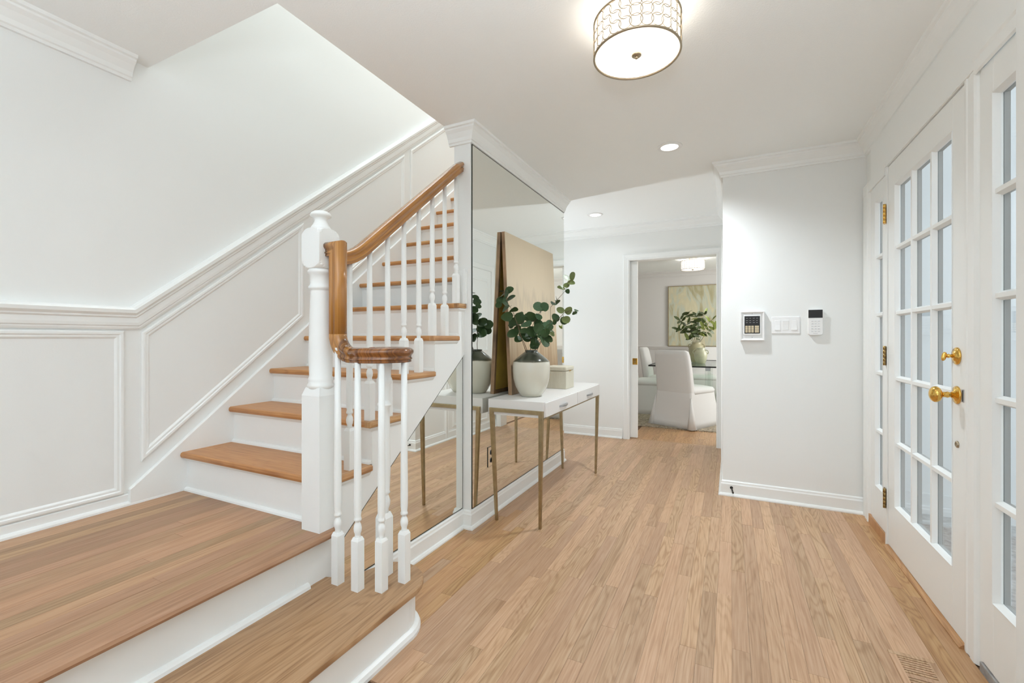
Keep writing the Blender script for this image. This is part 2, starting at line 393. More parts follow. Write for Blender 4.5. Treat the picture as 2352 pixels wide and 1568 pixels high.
# entry wall, open for the door and its sidelights
e = MB().box(XD, XD+0.13, YB, 1.76, -0.1, H+0.2).box(XD, XD+0.13, 1.76, 3.34, 2.045, H+0.2).box(XD, XD+0.13, 3.34, 3.70, -0.1, H+0.2)
struct(e.build('wall_entry', M['wall']), 'white wall around the entry door')
struct(B(0.722, 0.80, 1.45, 1.755, 0, H).build('wall_entry_return', M['wall'], bevel=0.004))
struct(B(XN, 0.90, YN, YF, 0, H).build('wall_right', M['wall'], bevel=0.003), 'white wall with the alarm panels and light switches')
# mirror wall beside the stairs, and the wall that closes the space under them
struct(B(-1.485, XM-0.005, YM, YE, 0, H+0.05).build('wall_mirror', M['wall'], bevel=0.003), 'white wall end that carries the big mirror')
def under(y): return 0.307 + 0.782*(y-1.323)
u = MB().prism([(1.09, 0.0), (2.24, 0.0), (2.24, under(2.24)+0.01), (1.09, under(1.09)+0.01)], 'X', XU-0.05, XU)
struct(u.build('wall_under_stair', M['wall']))
# cross hall running off to the left behind the stairs
struct(B(-5.2, -1.485, 3.80, YE, 0, H).build('wall_cross_hall_near', M['wall']))
struct(B(-5.32, -5.2, 3.70, 5.2, 0, H).build('wall_cross_hall_end', M['wall']))
DX0, DX1, DH = -1.004, -0.128, 1.972       # doorway to the dining room
fw = MB().box(-5.3, DX0, YF, YF+0.045, 0, H).box(-5.3, DX0, YF+0.095, YF+0.14, 0, H).box(-5.3, DX0-0.62, YF+0.04, YF+0.10, 0, H)
fw.box(DX0, DX1, YF, YF+0.14, DH, H).box(DX1, 0.95, YF, YF+0.14, 0, H)
struct(fw.build('wall_far', M['wall']), 'white wall with the doorway to the dining room')
# dining room
struct(B(-3.1, 2.1, YDR, YDR+0.1, -0.05, H).build('wall_dining_far', M['dwall']))
struct(B(-3.1, -3.0, YF+0.14, YDR, -0.05, H).build('wall_dining_left', M['dwall']))
struct(B(2.0, 2.1, YF+0.14, YDR, -0.05, H).build('wall_dining_right', M['dwall']))
struct(B(-3.1, 2.1, YF+0.14, YF+0.16, DH, H).build('wall_dining_head', M['dwall']))
# ceiling with the stairwell cut out of it; walls of the upper floor above
OX, OY = -1.511, 1.098
c = MB().box(OX, 0.95, YB-0.1, YDR+0.1, H, H+0.25).box(XL-0.1, OX, YB-0.1, OY, H, H+0.25)
c.box(-5.35, OX, 3.76, YDR+0.1, H, H+0.25).box(0.95, 2.15, YF, YDR+0.1, H, H+0.25)
struct(c.build('ceiling', M['ceil']), 'off-white ceiling of the hall with the stairwell opening')
up = MB().box(-1.485, -1.37, OY-0.1, 6.2, H+0.25, 5.3).box(XL-0.1, -1.37, OY-0.2, OY, H+0.25, 5.3).box(XL-0.1, -1.37, 6.1, 6.2, H+0.25, 5.3)
struct(up.build('wall_upstairs', M['wall']))
struct(B(XL-0.12, -1.37, OY-0.2, 6.2, 5.2, 5.3).build('ceiling_upstairs', M['ceil']))
# hall floor: subfloor with every board laid on it
fl = struct(MB().box(-5.3, XD+0.06, YB, YF+0.1, -0.10, -0.006).box(-3.1, 2.1, YF+0.1, YDR, -0.10, -0.006).build('floor', M['gap']), 'pale oak strip floor of the hall')
cube = bpy.data.meshes.new('plank'); cm = MB().box(-0.5, 0.5, -0.5, 0.5, -0.5, 0.5)
cube.from_pydata(cm.v, [], cm.f); cube.materials.append(M['floor'])
cube2 = cube.copy(); cube2.materials[0] = M['floor2']
cube3 = cube.copy(); cube3.materials[0] = M['landing']
PW = 0.0572
def plank(parent, me, x0, x1, y0, y1, zt, th=0.006):
    o = bpy.data.objects.new('plank', me); COL.objects.link(o); o.parent = parent
    g = 0.0003
    o.location = ((x0+x1)/2, (y0+y1)/2, zt-th/2); o.scale = (x1-x0-2*g, y1-y0-2*g, th)
    return o
rest = MB()
x = -1.425
while x < 0.751:
    x1 = min(x+PW, 0.752)
    if 0.752-x1 < 0.02: x1 = 0.752
    far = YF+0.02
    y = 0.95 - random.random()*0.6 if x > -1.08 else (1.10 if x > -1.20 else 1.35)
    while y < far:
        ln = random.choice((0.45, 0.6, 0.8, 0.95, 1.2, 1.45))*random.uniform(0.85, 1.15)
        y1 = min(y+ln, far)
        if far-y1 < 0.18: y1 = far
        amber = (x > 0.62) or (x < -1.02 and y < 1.9 and random.random() < 0.6)
        if x1 < XN+0.05 or y < YN:
            yy = min(y1, YN+0.02) if x > XN-0.01 else y1
            plank(fl, cube2 if amber else cube, x, x1, y, yy, random.uniform(-0.0003, 0.0001))
        y = y1
    x = x1
# cross hall left of the mirror wall, and the boards of the dining room seen through the doorway
x = -2.2
while x < -1.43:
    y = 3.86
    y1 = 4.1+random.random()*0.7
    plank(fl, cube, x, x+PW, y, y1, -0.0001); plank(fl, cube, x, x+PW, y1, YF+0.02, -0.0001); x += PW
x = DX0
while x < DX1-0.001:
    x1 = min(x+PW, DX1); s = YF+0.02; m_ = 5.25+random.random()*0.5
    plank(fl, cube2, x, x1, s+0.045, m_, -0.0001); plank(fl, cube2, x, x1, m_, 6.3, -0.0001); x += PW
plank(fl, cube, DX0, DX1, YF+0.02, YF+0.065, -0.0001)
# the boards that the picture does not show singly
r_ = MB()
for k in range(int(4.3/PW)):
    xx = -3.0+k*PW
    if xx+PW < DX0 or xx > DX1: r_.box(xx+0.0004, xx+PW-0.0004, YF+0.14, YDR, -0.006, -0.0002)
    else: r_.box(xx+0.0004, xx+PW-0.0004, 6.3, YDR, -0.006, -0.0002)
for k in range(int(3.0/PW)): r_.box(-5.2+k*PW+0.0004, -5.2+(k+1)*PW-0.0004, 3.86, YF, -0.006, -0.0002)
for k in range(int(1.84/PW)): r_.box(-1.09+k*PW+0.0004, -1.09+(k+1)*PW-0.0004, YB, 0.32, -0.006, -0.0002)
o = r_.build('board', M['floor'], fl); o['kind'] = 'stuff'

# ------------------------------------------------------------------ mouldings
CROWN = [(0, 0), (0, -0.100), (0.012, -0.100), (0.014, -0.088), (0.020, -0.084), (0.024, -0.066), (0.040, -0.040), (0.054, -0.026), (0.056, -0.018), (0.066, -0.014), (0.068, 0)]
tn = [0]
def crown(path, name=None, label=None):
    """path at the wall face, room on the left of the walking direction"""
    tn[0] += 1
    m = MB().sweep([(p[0], p[1], H) for p in path], CROWN, (0, 0, 1))
    return struct(m.build('trim_%d' % tn[0], M['trim']), label)
BASE = [(0, 0), (0.028, 0), (0.028, 0.008), (0.022, 0.017), (0.014, 0.020), (0.014, 0.082), (0.010, 0.090), (0.009, 0.100), (0.003, 0.106), (0, 0.106)]
def base(path, name, label=None, z=0.0):
    m = MB().sweep([(p[0], p[1], z) for p in path], BASE, (0, 0, 1))
    return struct(m.build(name, M['trim']), label)
crown([(XL, 1.03), (XL, YB)], label='white crown moulding over the panelled wall')
crown([(XM-0.005, YE), (XM-0.005, YM), (-1.512, YM)][::1], label='white crown moulding above the big mirror')
crown([(XD, 1.4), (XD, YN), (XN, YN), (XN, YF), (-4.9, YF)], label='white crown moulding of the entry and far walls')
base([(XD-0.02, YN), (XN, YN), (XN, YF-0.0)], 'baseboard_right', 'white baseboard below the light switches')
base([(DX0-0.075, YF), (-5.0, YF)], 'baseboard_far', 'white baseboard left of the dining doorway')
base([(XM-0.005, YE+0.0), (XM-0.005, YM), (XU+0.0, YM), (XU, 1.36)], 'baseboard_mirror', 'white baseboard below the mirrors')
lowb = [(0, 0), (0.024, 0), (0.023, 0.008), (0.018, 0.015), (0.009, 0.018), (0.009, 0.046), (0.004, 0.050), (0, 0.050)]
struct(MB().sweep([(XL, Y0+0.03, LZ), (XL, YB, LZ)], lowb, (0, 0, 1)).build('baseboard_left', M['trim']), 'low white base band of the landing')
# chair rail of the panelled wall: level over the landing, then climbing with the stairs
SL = R/G
RAILP = [(0, 0), (0, 0.008), (0.008, 0.012), (0.014, 0.012), (0.018, 0.018), (0.030, 0.020), (0.050, 0.020), (0.056, 0.028), (0.062, 0.028), (0.072, 0.040), (0.086, 0.042), (0.094, 0.036), (0.098, 0.026), (0.100, 0.0)]
zr = 1.155
tn[0] += 1
cr_ = MB().sweep([(XL, YB, zr), (XL, 1.062, zr), (XL, 4.6, zr+SL*(4.6-1.062))], RAILP, (1, 0, 0))
struct(cr_.build('trim_%d' % tn[0], M['trim']), 'white chair rail that turns up along the stairs')
PAN = [(0, 0), (0, 0.008), (0.006, 0.012), (0.014, 0.012), (0.018, 0.007), (0.026, 0.007), (0.030, 0.004), (0.034, 0.0)]
def panel(pts, label):
    m = MB().sweep([(XL, y, z) for y, z in pts], PAN, (1, 0, 0), closed=True)
    return lab(m.build('panel_moulding', M['trim'], w), label)
panel([(-0.55, 0.430), (1.006, 0.430), (1.006, 1.148), (-0.55, 1.148)], 'square panel frame over the landing')
def sl_panel(y0, y1, lo, hi, label):
    b_, t_ = (lambda y: 0.555+SL*(y-1.069)), (lambda y: 1.142+SL*(y-1.069))
    panel([(y0, b_(y0)), (y1, b_(y1)), (y1, t_(y1)), (y0, t_(y0))], label)
sl_panel(1.069, 1.924, 0, 0, 'slanted panel frame at the foot of the stairs')
sl_panel(2.000, 2.885, 0, 0, 'slanted panel frame beside the upper treads')
sl_panel(2.962, 3.85, 0, 0, 'slanted panel frame at the head of the stairs')
# casing of the dining doorway, pocket door
CAS = [(0, 0), (0, 0.012), (0.010, 0.016), (0.016, 0.013), (0.040, 0.017), (0.058, 0.020), (0.064, 0.012), (0.066, 0.0)]
tn[0] += 1
k_ = MB().sweep([(DX1, YF, 0), (DX1, YF, DH), (DX0, YF, DH), (DX0, YF, 0)], [(-a, b) for a, b in CAS], (0, -1, 0))
struct(k_.build('trim_%d' % tn[0], M['trim']), 'white casing of the dining doorway')
tn[0] += 1
jb = MB().box(DX1-0.002, DX1+0.016, YF-0.004, YF+0.15, 0, DH).box(DX0, DX1, YF-0.004, YF+0.15, DH-0.002, DH+0.016)
jb.box(DX0-0.016, DX0+0.002, YF-0.004, YF+0.044, 0, DH).box(DX0-0.016, DX0+0.002, YF+0.096, YF+0.15, 0, DH)
struct(jb.build('trim_%d' % tn[0], M['trim']))
pd = struct(B(-1.55, -0.926, YF+0.051, YF+0.089, 0.012, DH-0.004).build('door_2', M['trim'], bevel=0.003), 'white pocket door half drawn into the wall')
lab(B(-0.978, -0.9245, YF+0.046, YF+0.052, 0.822, 0.892).build('latch_plate', M['brass'], pd, bevel=0.002), 'square brass pull')
lab(B(-0.962, -0.944, YF+0.0445, YF+0.047, 0.842, 0.872).build('finger_pull', M['oldbrass'], pd, bevel=0.001), 'recessed brass pull')
# closet door in the side wall of the passage (seen in the big mirror)
cd = holder('door_3', (XN, 4.5, 0), 'white closet door in the passage side wall')
MB().sweep([(XN, 4.08, 0), (XN, 4.08, 1.94), (XN, 4.85, 1.94), (XN, 4.85, 0)][::-1], CAS, (-1, 0, 0)).build('casing', M['trim'], cd)
B(XN-0.006, XN+0.03, 4.083, 4.847, 0.01, 1.937).build('door_leaf', M['trim'], cd, bevel=0.002)
for a, b in ((0.15, 0.85), (0.98, 1.80)):
    MB().sweep([(XN-0.006, 4.19, a), (XN-0.006, 4.74, a), (XN-0.006, 4.74, b), (XN-0.006, 4.19, b)], [(p, -q if False else q*0.7) for p, q in PAN], (-1, 0, 0), closed=True).build('panel_moulding', M['trim'], cd)

# ------------------------------------------------------------------ entry door with sidelights
PX = 0.757                                # face of door leaf
def glazed(root, y0, y1, z0, z1, cols, rows, gy, gz, label=None):
    """stiles, rails, glazing bars, panes; gy = list of (y0, y1) openings, gz = (bottom, top)"""
    t0, t1 = PX, PX+0.042
    oy0, oy1 = gy[0][0], gy[-1][1]
    B(t0, t1, y0, oy0, z0, z1).build('stile', M['trim'], root, bevel=0.002)
    B(t0, t1, oy1, y1, z0, z1).build('stile', M['trim'], root, bevel=0.002)
    B(t0+0.0002, t1, oy0, oy1, z0, gz[0]).build('bottom_rail', M['trim'], root, bevel=0.001)
    B(t0+0.0002, t1, oy0, oy1, gz[1], z1).build('top_rail', M['trim'], root, bevel=0.001)
    mw = 0.031; ph = (gz[1]-gz[0]-mw*(rows-1))/rows
    prof = lambda a, b: [(a, t0+0.020), (a+0.008, t0+0.003), (b-0.008, t0+0.003), (b, t0+0.020)]
    for r in range(rows-1):
        z = gz[0]+ph*(r+1)+mw*r
        MB().prism([(q, p) for p, q in prof(z, z+mw)], 'Y', oy0, oy1).build('glazing_bar', M['trim'], root)
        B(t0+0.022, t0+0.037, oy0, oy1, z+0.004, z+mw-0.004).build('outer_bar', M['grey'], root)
    for i in range(cols-1):
        a, b = gy[i][1], gy[i+1][0]
        MB().prism([(q-0.0005, p) for p, q in prof(a+0.0002, b-0.0002)], 'Z', gz[0], gz[1]).build('glazing_bar', M['trim'], root)
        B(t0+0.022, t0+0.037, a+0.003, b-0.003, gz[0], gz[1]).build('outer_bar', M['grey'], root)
    # sloped stop around the glass, and grey outer stop
    rim = [(0, 0), (0, 0.003), (0.009, -0.014), (0.009, -0.020), (0, -0.020)]
    MB().sweep([(t0, oy0, gz[0]), (t0, oy0, gz[1]), (t0, oy1, gz[1]), (t0, oy1, gz[0])], rim, (-1, 0, 0), closed=True).build('glazing_stop', M['trim'], root)
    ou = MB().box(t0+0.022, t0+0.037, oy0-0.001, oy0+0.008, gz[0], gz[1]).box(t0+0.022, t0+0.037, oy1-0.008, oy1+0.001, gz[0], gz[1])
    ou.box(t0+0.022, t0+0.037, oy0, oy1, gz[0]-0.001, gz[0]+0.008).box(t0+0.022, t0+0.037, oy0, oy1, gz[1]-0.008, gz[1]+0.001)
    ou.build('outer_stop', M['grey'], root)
    for (a, b) in gy:
        for r in range(rows):
            z = gz[0]+(ph+mw)*r
            B(t0+0.0195, t0+0.0215, a-0.002, b+0.002, z-0.002, z+ph+0.002).build('pane', M['glass'], root)
d1 = holder('door_1', (PX, 2.58, 0), 'white glazed entry door with fifteen panes and brass hardware')
glazed(d1, 2.148, 3.021, 0.016, 2.030, 3, 5, [(2.254, 2.449), (2.481, 2.676), (2.708, 2.910)], (0.250, 1.903))
w1 = holder('window_1', (PX, 3.2, 0), 'narrow glazed sidelight on the hinge side of the entry door')
glazed(w1, 3.054, 3.328, 0.055, 2.000, 1, 5, [(3.110, 3.255)], (0.262, 1.905))
w2 = holder('window_2', (PX, 1.9, 0), 'glazed sidelight on the latch side of the entry door')
glazed(w2, 1.768, 2.040, 0.035, 2.020, 1, 5, [(1.800, 1.962)], (0.265, 1.905))
tn[0] += 1
fr = MB().box(0.7515, 0.82, 3.023, 3.052, 0.0, 2.045)
FR = fr.build('trim_%d' % tn[0], M['trim'], bevel=0.002); struct(FR, 'white post between the entry door and its narrow sidelight')
tn[0] += 1
ml = MB().prism([(0.7525, 2.146), (0.7505, 2.128), (0.7535, 2.122), (0.7535, 2.106), (0.7505, 2.100), (0.7505, 2.072), (0.755, 2.066), (0.762, 2.060), (0.762, 2.040), (0.82, 2.040), (0.82, 2.146)], 'Z', 0.0, 2.045)
struct(ml.build('trim_%d' % tn[0], M['trim']), 'white moulded post beside the entry door')
tn[0] += 1
hd = MB().box(0.752, 0.80, 1.76, 3.33, 2.034, 2.250).box(0.7485, 0.753, 2.06, 3.045, 2.036, 2.044)
hd.prism([(0.752, 2.016), (0.746, 2.022), (0.746, 2.060), (0.740, 2.068), (0.740, 2.078), (0.752, 2.082)], 'Y', 1.70, 2.062)
struct(hd.build('trim_%d' % tn[0], M['trim']), 'white head board above the entry door')
tn[0] += 1
lc = MB().prism([(0.775, 3.497), (0.752, 3.497), (0.750, 3.485), (0.754, 3.470), (0.750, 3.452), (0.752, 3.400), (0.746, 3.392), (0.750, 3.380), (0.762, 3.372), (0.762, 3.328), (0.80, 3.328), (0.80, 3.497)], 'Z', 0.0, 2.06)
lc.box(0.7505, 0.80, 3.053, 3.496, 2.001, 2.061)
struct(lc.build('trim_%d' % tn[0], M['trim']), 'white casing at the far side of the sidelight')
tn[0] += 1
sill = MB().box(0.752, 0.83, 3.052, 3.40, -0.004, 0.054)
struct(sill.build('trim_%d' % tn[0], M['nosing'], bevel=0.002), 'oak sill below the narrow sidelight')
tn[0] += 1
th_ = MB().prism([(0.738, -0.004), (0.738, 0.004), (0.748, 0.014), (0.84, 0.016), (0.84, -0.004)], 'Y', 2.146, 3.023)
struct(th_.build('trim_%d' % tn[0], M['nosing']), 'oak threshold of the entry door')
tn[0] += 1
struct(B(0.7525, 0.84, 1.76, 2.04, -0.004, 0.030).build('trim_%d' % tn[0], M['greysill'], bevel=0.003), 'grey weathered sill below the near sidelight')
# brass hardware
def xlathe(prof, c, seg=20):
    """lathe around X: prof (r, distance towards the room)"""
    m = MB().lathe(prof, (0, 0, 0), seg); m.v = [(c[0]-z, c[1]+px, c[2]+py) for (px, py, z) in m.v]; return m
kz, ky = 0.905, 2.213
rose = [(0.0335, 0), (0.0335, 0.004), (0.030, 0.007), (0.027, 0.007), (0.024, 0.010), (0.014, 0.012), (0.012, 0.016)]
kn = lab(xlathe(rose, (PX, ky, kz)).build('door_knob', M['brass'], d1), 'round brass knob on its rose')
xlathe([(0.011, 0.012), (0.009, 0.022), (0.012, 0.028), (0.010, 0.034), (0.0105, 0.0385)]+[(max(0.0005, 0.0305*math.sin(a)), 0.062-0.019*math.cos(a)) for a in [0.35+i*(PI-0.35)/12 for i in range(13)]], (PX, ky, kz)).build('knob_ball', M['brass'], kn)
db = lab(xlathe([(0.0325, 0), (0.0325, 0.004), (0.029, 0.008), (0.020, 0.009), (0.019, 0.012), (0.008, 0.014)], (PX, ky, 1.050)).build('deadbolt', M['brass'], d1), 'brass deadbolt with a thumb turn')
xlathe([(0.007, 0.012), (0.006, 0.020), (0.008, 0.025), (0.005, 0.032)], (PX, ky, 1.050)).build('spindle', M['brass'], db)
tt = MB().lathe([(0.0005, -0.0165), (0.006, -0.0155), (0.010, -0.011), (0.012, -0.004), (0.012, 0.004), (0.010, 0.011), (0.006, 0.0155), (0.0005, 0.0165)], (0, 0, 0), 14, caps=False)
tt.v = [(PX-0.038+0.62*px+0.20*pz, ky+0.42*py, 1.048+pz-0.12*px) for px, py, pz in tt.v]
tt.build('thumb_turn', M['brass'], db)
lab(xlathe([(0.013, 0), (0.012, 0.004), (0.008, 0.006), (0.007, 0.004), (0.002, 0.004)], (PX, 2.211, 0.722), 14).build('bolt_cap', M['nickel'], d1), 'small round bolt cap')
lab(B(PX-0.003, PX+0.002, 2.160, 2.173, 0.884, 0.930).build('strike', M['steel'], d1), 'steel strike beside the knob')
B(PX-0.0035, PX-0.0025, 2.161, 2.167, 0.887, 0.927).build('strike_slot', M['dark'], d1)
for hz in (1.784, 1.022, 0.256):
    mt = M['brass'] if hz > 1.5 else M['oldbrass']
    hg = B(0.7465, 0.7505, 3.036, 3.060, hz-0.052, hz+0.052).build('hinge', mt, d1, bevel=0.0008, seg=1)
    for q in range(5):
        za = hz-0.052+q*0.0208
        MB().lathe([(0.0068, 0.0006), (0.0068, 0.0202)], (0.743, 3.030, za), 12).build('knuckle', mt, hg)
# porch outside
struct(B(0.905, 4.5, -1.5, 9.0, -0.30, -0.18).build('porch_floor', M['concrete']))
pw = holder('wall_porch', (2.0, 4.9, 0), 'white porch wall seen through the door panes')
B(0.91, 2.6, 4.3, 4.4, -0.18, 2.9).build('porch_panel', M['porch'], pw)
B(0.91, 2.6, 4.282, 4.30, -0.18, -0.03).build('porch_baseboard', M['porch'], pw)
B(1.62, 1.74, 4.275, 4.302, -0.18, 2.9).build('porch_pilaster', M['porch'], pw, bevel=0.004)

# ------------------------------------------------------------------ staircase
st = thing('staircase', (-1.9, Y0, 0), 'white staircase with oak treads, oak landing and rounded starter step', 'staircase')
# landing boards
lb = MB().box(XL, -1.42, YB, 1.25, LZ-0.12, LZ-0.008)
lp = lb.build('landing', M['gap'], st)
x = XL+0.002
while x < -1.475:
    x1 = x+PW
    if x1 > -1.475: x1 = -1.458
    y = -0.6-random.random()*0.5
    yend = Y0+0.04
    while y < yend:
        y1 = min(y+random.uniform(1.4, 3.2), yend)
        if yend-y1 < 0.2: y1 = yend
        o = plank(lp, cube3, x, x1, y, y1, LZ-random.random()*0.0004, 0.008)
        o.matrix_parent_inverse = WORLD(lp).inverted(); y = y1
    x = x1
# nosing board along the edge of the landing
nos = [(-1.458, LZ-0.028), (-1.376, LZ-0.028), (-1.366, LZ-0.023), (-1.362, LZ-0.014), (-1.366, LZ-0.005), (-1.376, LZ), (-1.458, LZ)]
MB().prism(nos, 'Y', YB, 1.262).build('landing_nosing', M['landing'], st)
MB().box(-1.43, -1.413, YB, 1.30, 0.10, LZ-0.028).build('landing_riser', M['trim'], st)
MB().sweep([(-1.413, YB, R), (-1.413, 1.150, R)], [(0, 0), (0, 0.020), (-0.008, 0.018), (-0.016, 0.010), (-0.018, 0)], (0, 0, 1)).build('shoe_moulding', M['trim'], st)
MB().sweep([(-1.413, YB, LZ-0.028), (-1.413, 1.10, LZ-0.028)], [(0, 0), (0, -0.018), (-0.004, -0.018), (-0.013, -0.005), (-0.013, 0)], (0, 0, 1)).build('cove_moulding', M['trim'], st)
# starter step with the rounded end
def outline(d):
    cx, cy, r = -1.190, 1.312, 0.147-d
    pts = [(-1.045-d, YB)]
    for k in range(0, 15):
        a = -0.12+k*(2.15+0.12)/14
        pts.append((cx+r*math.cos(a), cy+r*1.03*math.sin(a)))
    pts += [(-1.292+d*0.4, 1.39-d*0.5), (-1.318+d*0.4, 1.32-d*0.5), (-1.350, 1.262-d), (-1.425, 1.235-d), (-1.425, YB)]
    return pts
def slab(pts_lo, pts_hi, z0, z1):
    return [(p[0], p[1], z0) for p in pts_lo], [(p[0], p[1], z1) for p in pts_hi]
m = MB()
lv = [(0.006, R-0.028), (0.001, R-0.022), (0.0, R-0.014), (0.001, R-0.006), (0.006, R)]
m.rings([[(p[0], p[1], z) for p in outline(d)] for d, z in lv], smooth=False)
stt = oak('oak_starter', (0.29, 0.145, 0.065), (0.46, 0.262, 0.135), (0.52, 0.315, 0.175), 0.36, rings=0.8, figure=0.3)
lab(m.build('starter_tread', stt, st), 'rounded oak starter tread')
MB().rings([[(p[0], p[1], z) for p in outline(0.032)] for z in (0, R-0.028)], smooth=False).build('starter_riser', M['trim'], st)
m = MB(); m.rings([[(p[0], p[1], z) for p in outline(d)] for d, z in ((0.012, 0), (0.012, 0.012), (0.018, 0.024), (0.028, 0.030), (0.033, 0.030))], smooth=False)
m.build('starter_shoe', M['trim'], st)
# treads, risers, wall skirt, outer stringer
for k in range(1, 12):
    xr = -1.392 if k <= 5 else -1.487
    t = MB()
    prof = [(ty(k)+0.010, tz(k)-0.028), (ty(k)+0.003, tz(k)-0.024), (ty(k), tz(k)-0.014), (ty(k)+0.003, tz(k)-0.004), (ty(k)+0.010, tz(k)), (min(ty(k)+G+0.04, YM) if k == 5 else ty(k)+G+0.04, tz(k))]
    prof.append((prof[-1][0], tz(k)-0.028))
    if k <= 5:
        t.prism(prof, 'X', XL+0.022, -1.428)
        t.build('tread', M['tread'], st)
        # return nosing on the open end
        yb = min(ty(k)+G+0.022, YM)
        q = [(-1.428, tz(k)-0.028), (xr-0.010, tz(k)-0.028), (xr-0.003, tz(k)-0.024), (xr, tz(k)-0.014), (xr-0.003, tz(k)-0.004), (xr-0.010, tz(k)), (-1.428, tz(k))]
        rr = MB(); loops = []
        ya_ = ncy+NH if k == 1 else ty(k)
        for yy, sh in ((ya_+0.0015, 0.010), (ya_+0.006, 0.003), (ya_+0.014, 0.0), (yb-0.012, 0.0), (yb-0.004, 0.004), (yb, 0.012)):
            loops.append([(min(px, xr-sh) if px > -1.42 else px, yy, (pz if abs(pz-(tz(k)-0.014)) < 0.005 else tz(k)-0.014+(pz-(tz(k)-0.014))*(1-sh*18))) for px, pz in q])
        rr.rings(loops, smooth=False); rr.build('return_nosing', M['nosing'], st)
    else:
        t.prism(prof, 'X', XL+0.022, xr); t.build('tread', M['tread'], st)
    zb = tz(k-1)
    rs = MB().box(XL+0.01, -1.438 if k <= 5 else -1.487, ty(k)+0.030, ty(k)+0.045, zb, tz(k)-0.028)
    rs.prism([(ty(k)+0.030, tz(k)-0.028), (ty(k)+0.018, tz(k)-0.028), (ty(k)+0.021, tz(k)-0.036), (ty(k)+0.030, tz(k)-0.046)], 'X', XL+0.02, -1.414 if k <= 5 else -1.487)
    rs.build('riser', M['trim'], st)
    MB().prism([(ty(k)+0.030, zb), (ty(k)+0.014, zb), (ty(k)+0.016, zb+0.008), (ty(k)+0.024, zb+0.014), (ty(k)+0.030, zb+0.015)], 'X', XL+0.02, -1.414 if k <= 5 else -1.487).build('shoe_moulding', M['trim'], st)
zs = lambda y: 0.459+SL*(y-1.036)
MB().prism([(1.02, LZ), (1.02, zs(1.02)+0.002), (1.036, zs(1.036)), (3.83, zs(3.83)), (3.83, zs(3.83)-0.4), (1.30, LZ)], 'X', XL, XL+0.022).build('wall_skirt', M['trim'], st, bevel=0.003, seg=1)
sg = [(1.10, under(1.10)), (1.10, LZ-0.028), (ty(1)+0.0302, LZ-0.028)]
for k in range(1, 6):
    sg += [(ty(k)+0.0302, tz(k-1)-0.028), (ty(k)+0.0302, tz(k)-0.028)]
sg += [(YM, tz(5)-0.028), (YM, under(YM))]
MB().prism(sg, 'X', -1.440, -1.412).build('stringer', M['trim'], st)
for k in range(1, 6):   # scotia under the return nosings
    a, b = ty(k)+0.018, min(ty(k)+G+0.012, YM)
    MB().prism([(-1.412, tz(k)-0.028), (-1.400, tz(k)-0.028), (-1.403, tz(k)-0.036), (-1.412, tz(k)-0.046)], 'Y', a, b).build('cove_moulding', M['trim'], st)
MB().box(-1.483, -1.39, YM-0.012, YM, tz(5), tz(5)+0.195).box(-1.415, -1.395, YM-0.018, YM-0.011, tz(5), tz(5)+0.205).build('wall_plinth', M['trim'], st, bevel=0.002)
MB().box(XL, -1.37, ty(12)+0.03, 6.2, tz(12)-0.12, tz(12)).build('upper_floor', M['tread'], st)
MB().box(XL+0.02, -1.487, ty(12)+0.030, ty(12)+0.05, tz(11), tz(12)-0.12).build('riser', M['trim'], st)

# ------------------------------------------------------------------ balustrade
rl = thing('stair_railing', (-1.438, 1.2355, LZ), 'white balusters and newel post under a varnished oak handrail', 'railing')
XB = -1.438
def baluster(cx, cy, z0, z1, sq=0.175, hw=0.0165):
    m = MB()
    def sqr(h, z): return [(cx-h, cy-h, z), (cx+h, cy-h, z), (cx+h, cy+h, z), (cx-h, cy+h, z)]
    m.rings([sqr(hw, z0), sqr(hw, z0+sq-0.012), sqr(hw*0.72, z0+sq)], smooth=False)
    z = z0+sq
    tp = [(0.0120, z-0.004), (0.0105, z+0.004), (0.0105, z+0.012), (0.0140, z+0.022), (0.0150, z+0.032), (0.0130, z+0.044), (0.0090, z+0.052),
          (0.0090, z+0.058), (0.0138, z+0.061), (0.0142, z+0.066), (0.0128, z+0.071), (0.0118, z+0.076), (0.0140, z+0.092), (0.0145, z+0.13), (0.0130, z+0.35), (0.0112, z1)]
    m.lathe([(r, zz) for r, zz in tp], (cx, cy, 0), 12)
    return m.build('baluster', M['trim'], rl)
def rail_bottom(y): return 1.492+SL*(y-1.482)
for k in range(1, 6):
    for j in range(2):
        y = 1.262+0.1154*(2*(k-1)+j)
        if y < 1.33 or y > 2.2: continue
        baluster(XB, y, tz(k), max(rail_bottom(y), 1.432)+0.006)
baluster(-1.337, 1.2225, R, 1.080, 0.195)
baluster(-1.236, 1.2225, R, 1.026, 0.195)
baluster(-1.153, 1.257, R, 1.026, 0.195)
baluster(-1.119, 1.343, R, 1.026, 0.195)
# volute newel in the middle of the scroll
m = MB(); vx, vy = -1.222, 1.348
def sqv(h, z): return [(vx-h, vy-h, z), (vx+h, vy-h, z), (vx+h, vy+h, z), (vx-h, vy+h, z)]
m.rings([sqv(0.0235, R), sqv(0.0235, R+0.225), sqv(0.017, R+0.245)], smooth=False)
m.lathe([(0.018, R+0.24), (0.016, R+0.255), (0.022, R+0.275), (0.023, R+0.29), (0.017, R+0.31), (0.016, R+0.315), (0.023, R+0.322), (0.020, R+0.33), (0.022, R+0.36),
         (0.024, R+0.42), (0.021, R+0.62), (0.020, R+0.655), (0.027, R+0.662), (0.027, R+0.672), (0.020, R+0.678), (0.019, R+0.69), (0.024, R+0.73), (0.024, R+0.745), (0.029, R+0.752), (0.030, R+0.768), (0.026, R+0.775), (0.025, R+0.80), (0.030, R+0.81), (0.030, 1.026)], (vx, vy, 0), 18)
lab(m.build('volute_post', M['trim'], rl), 'turned post in the centre of the scroll')
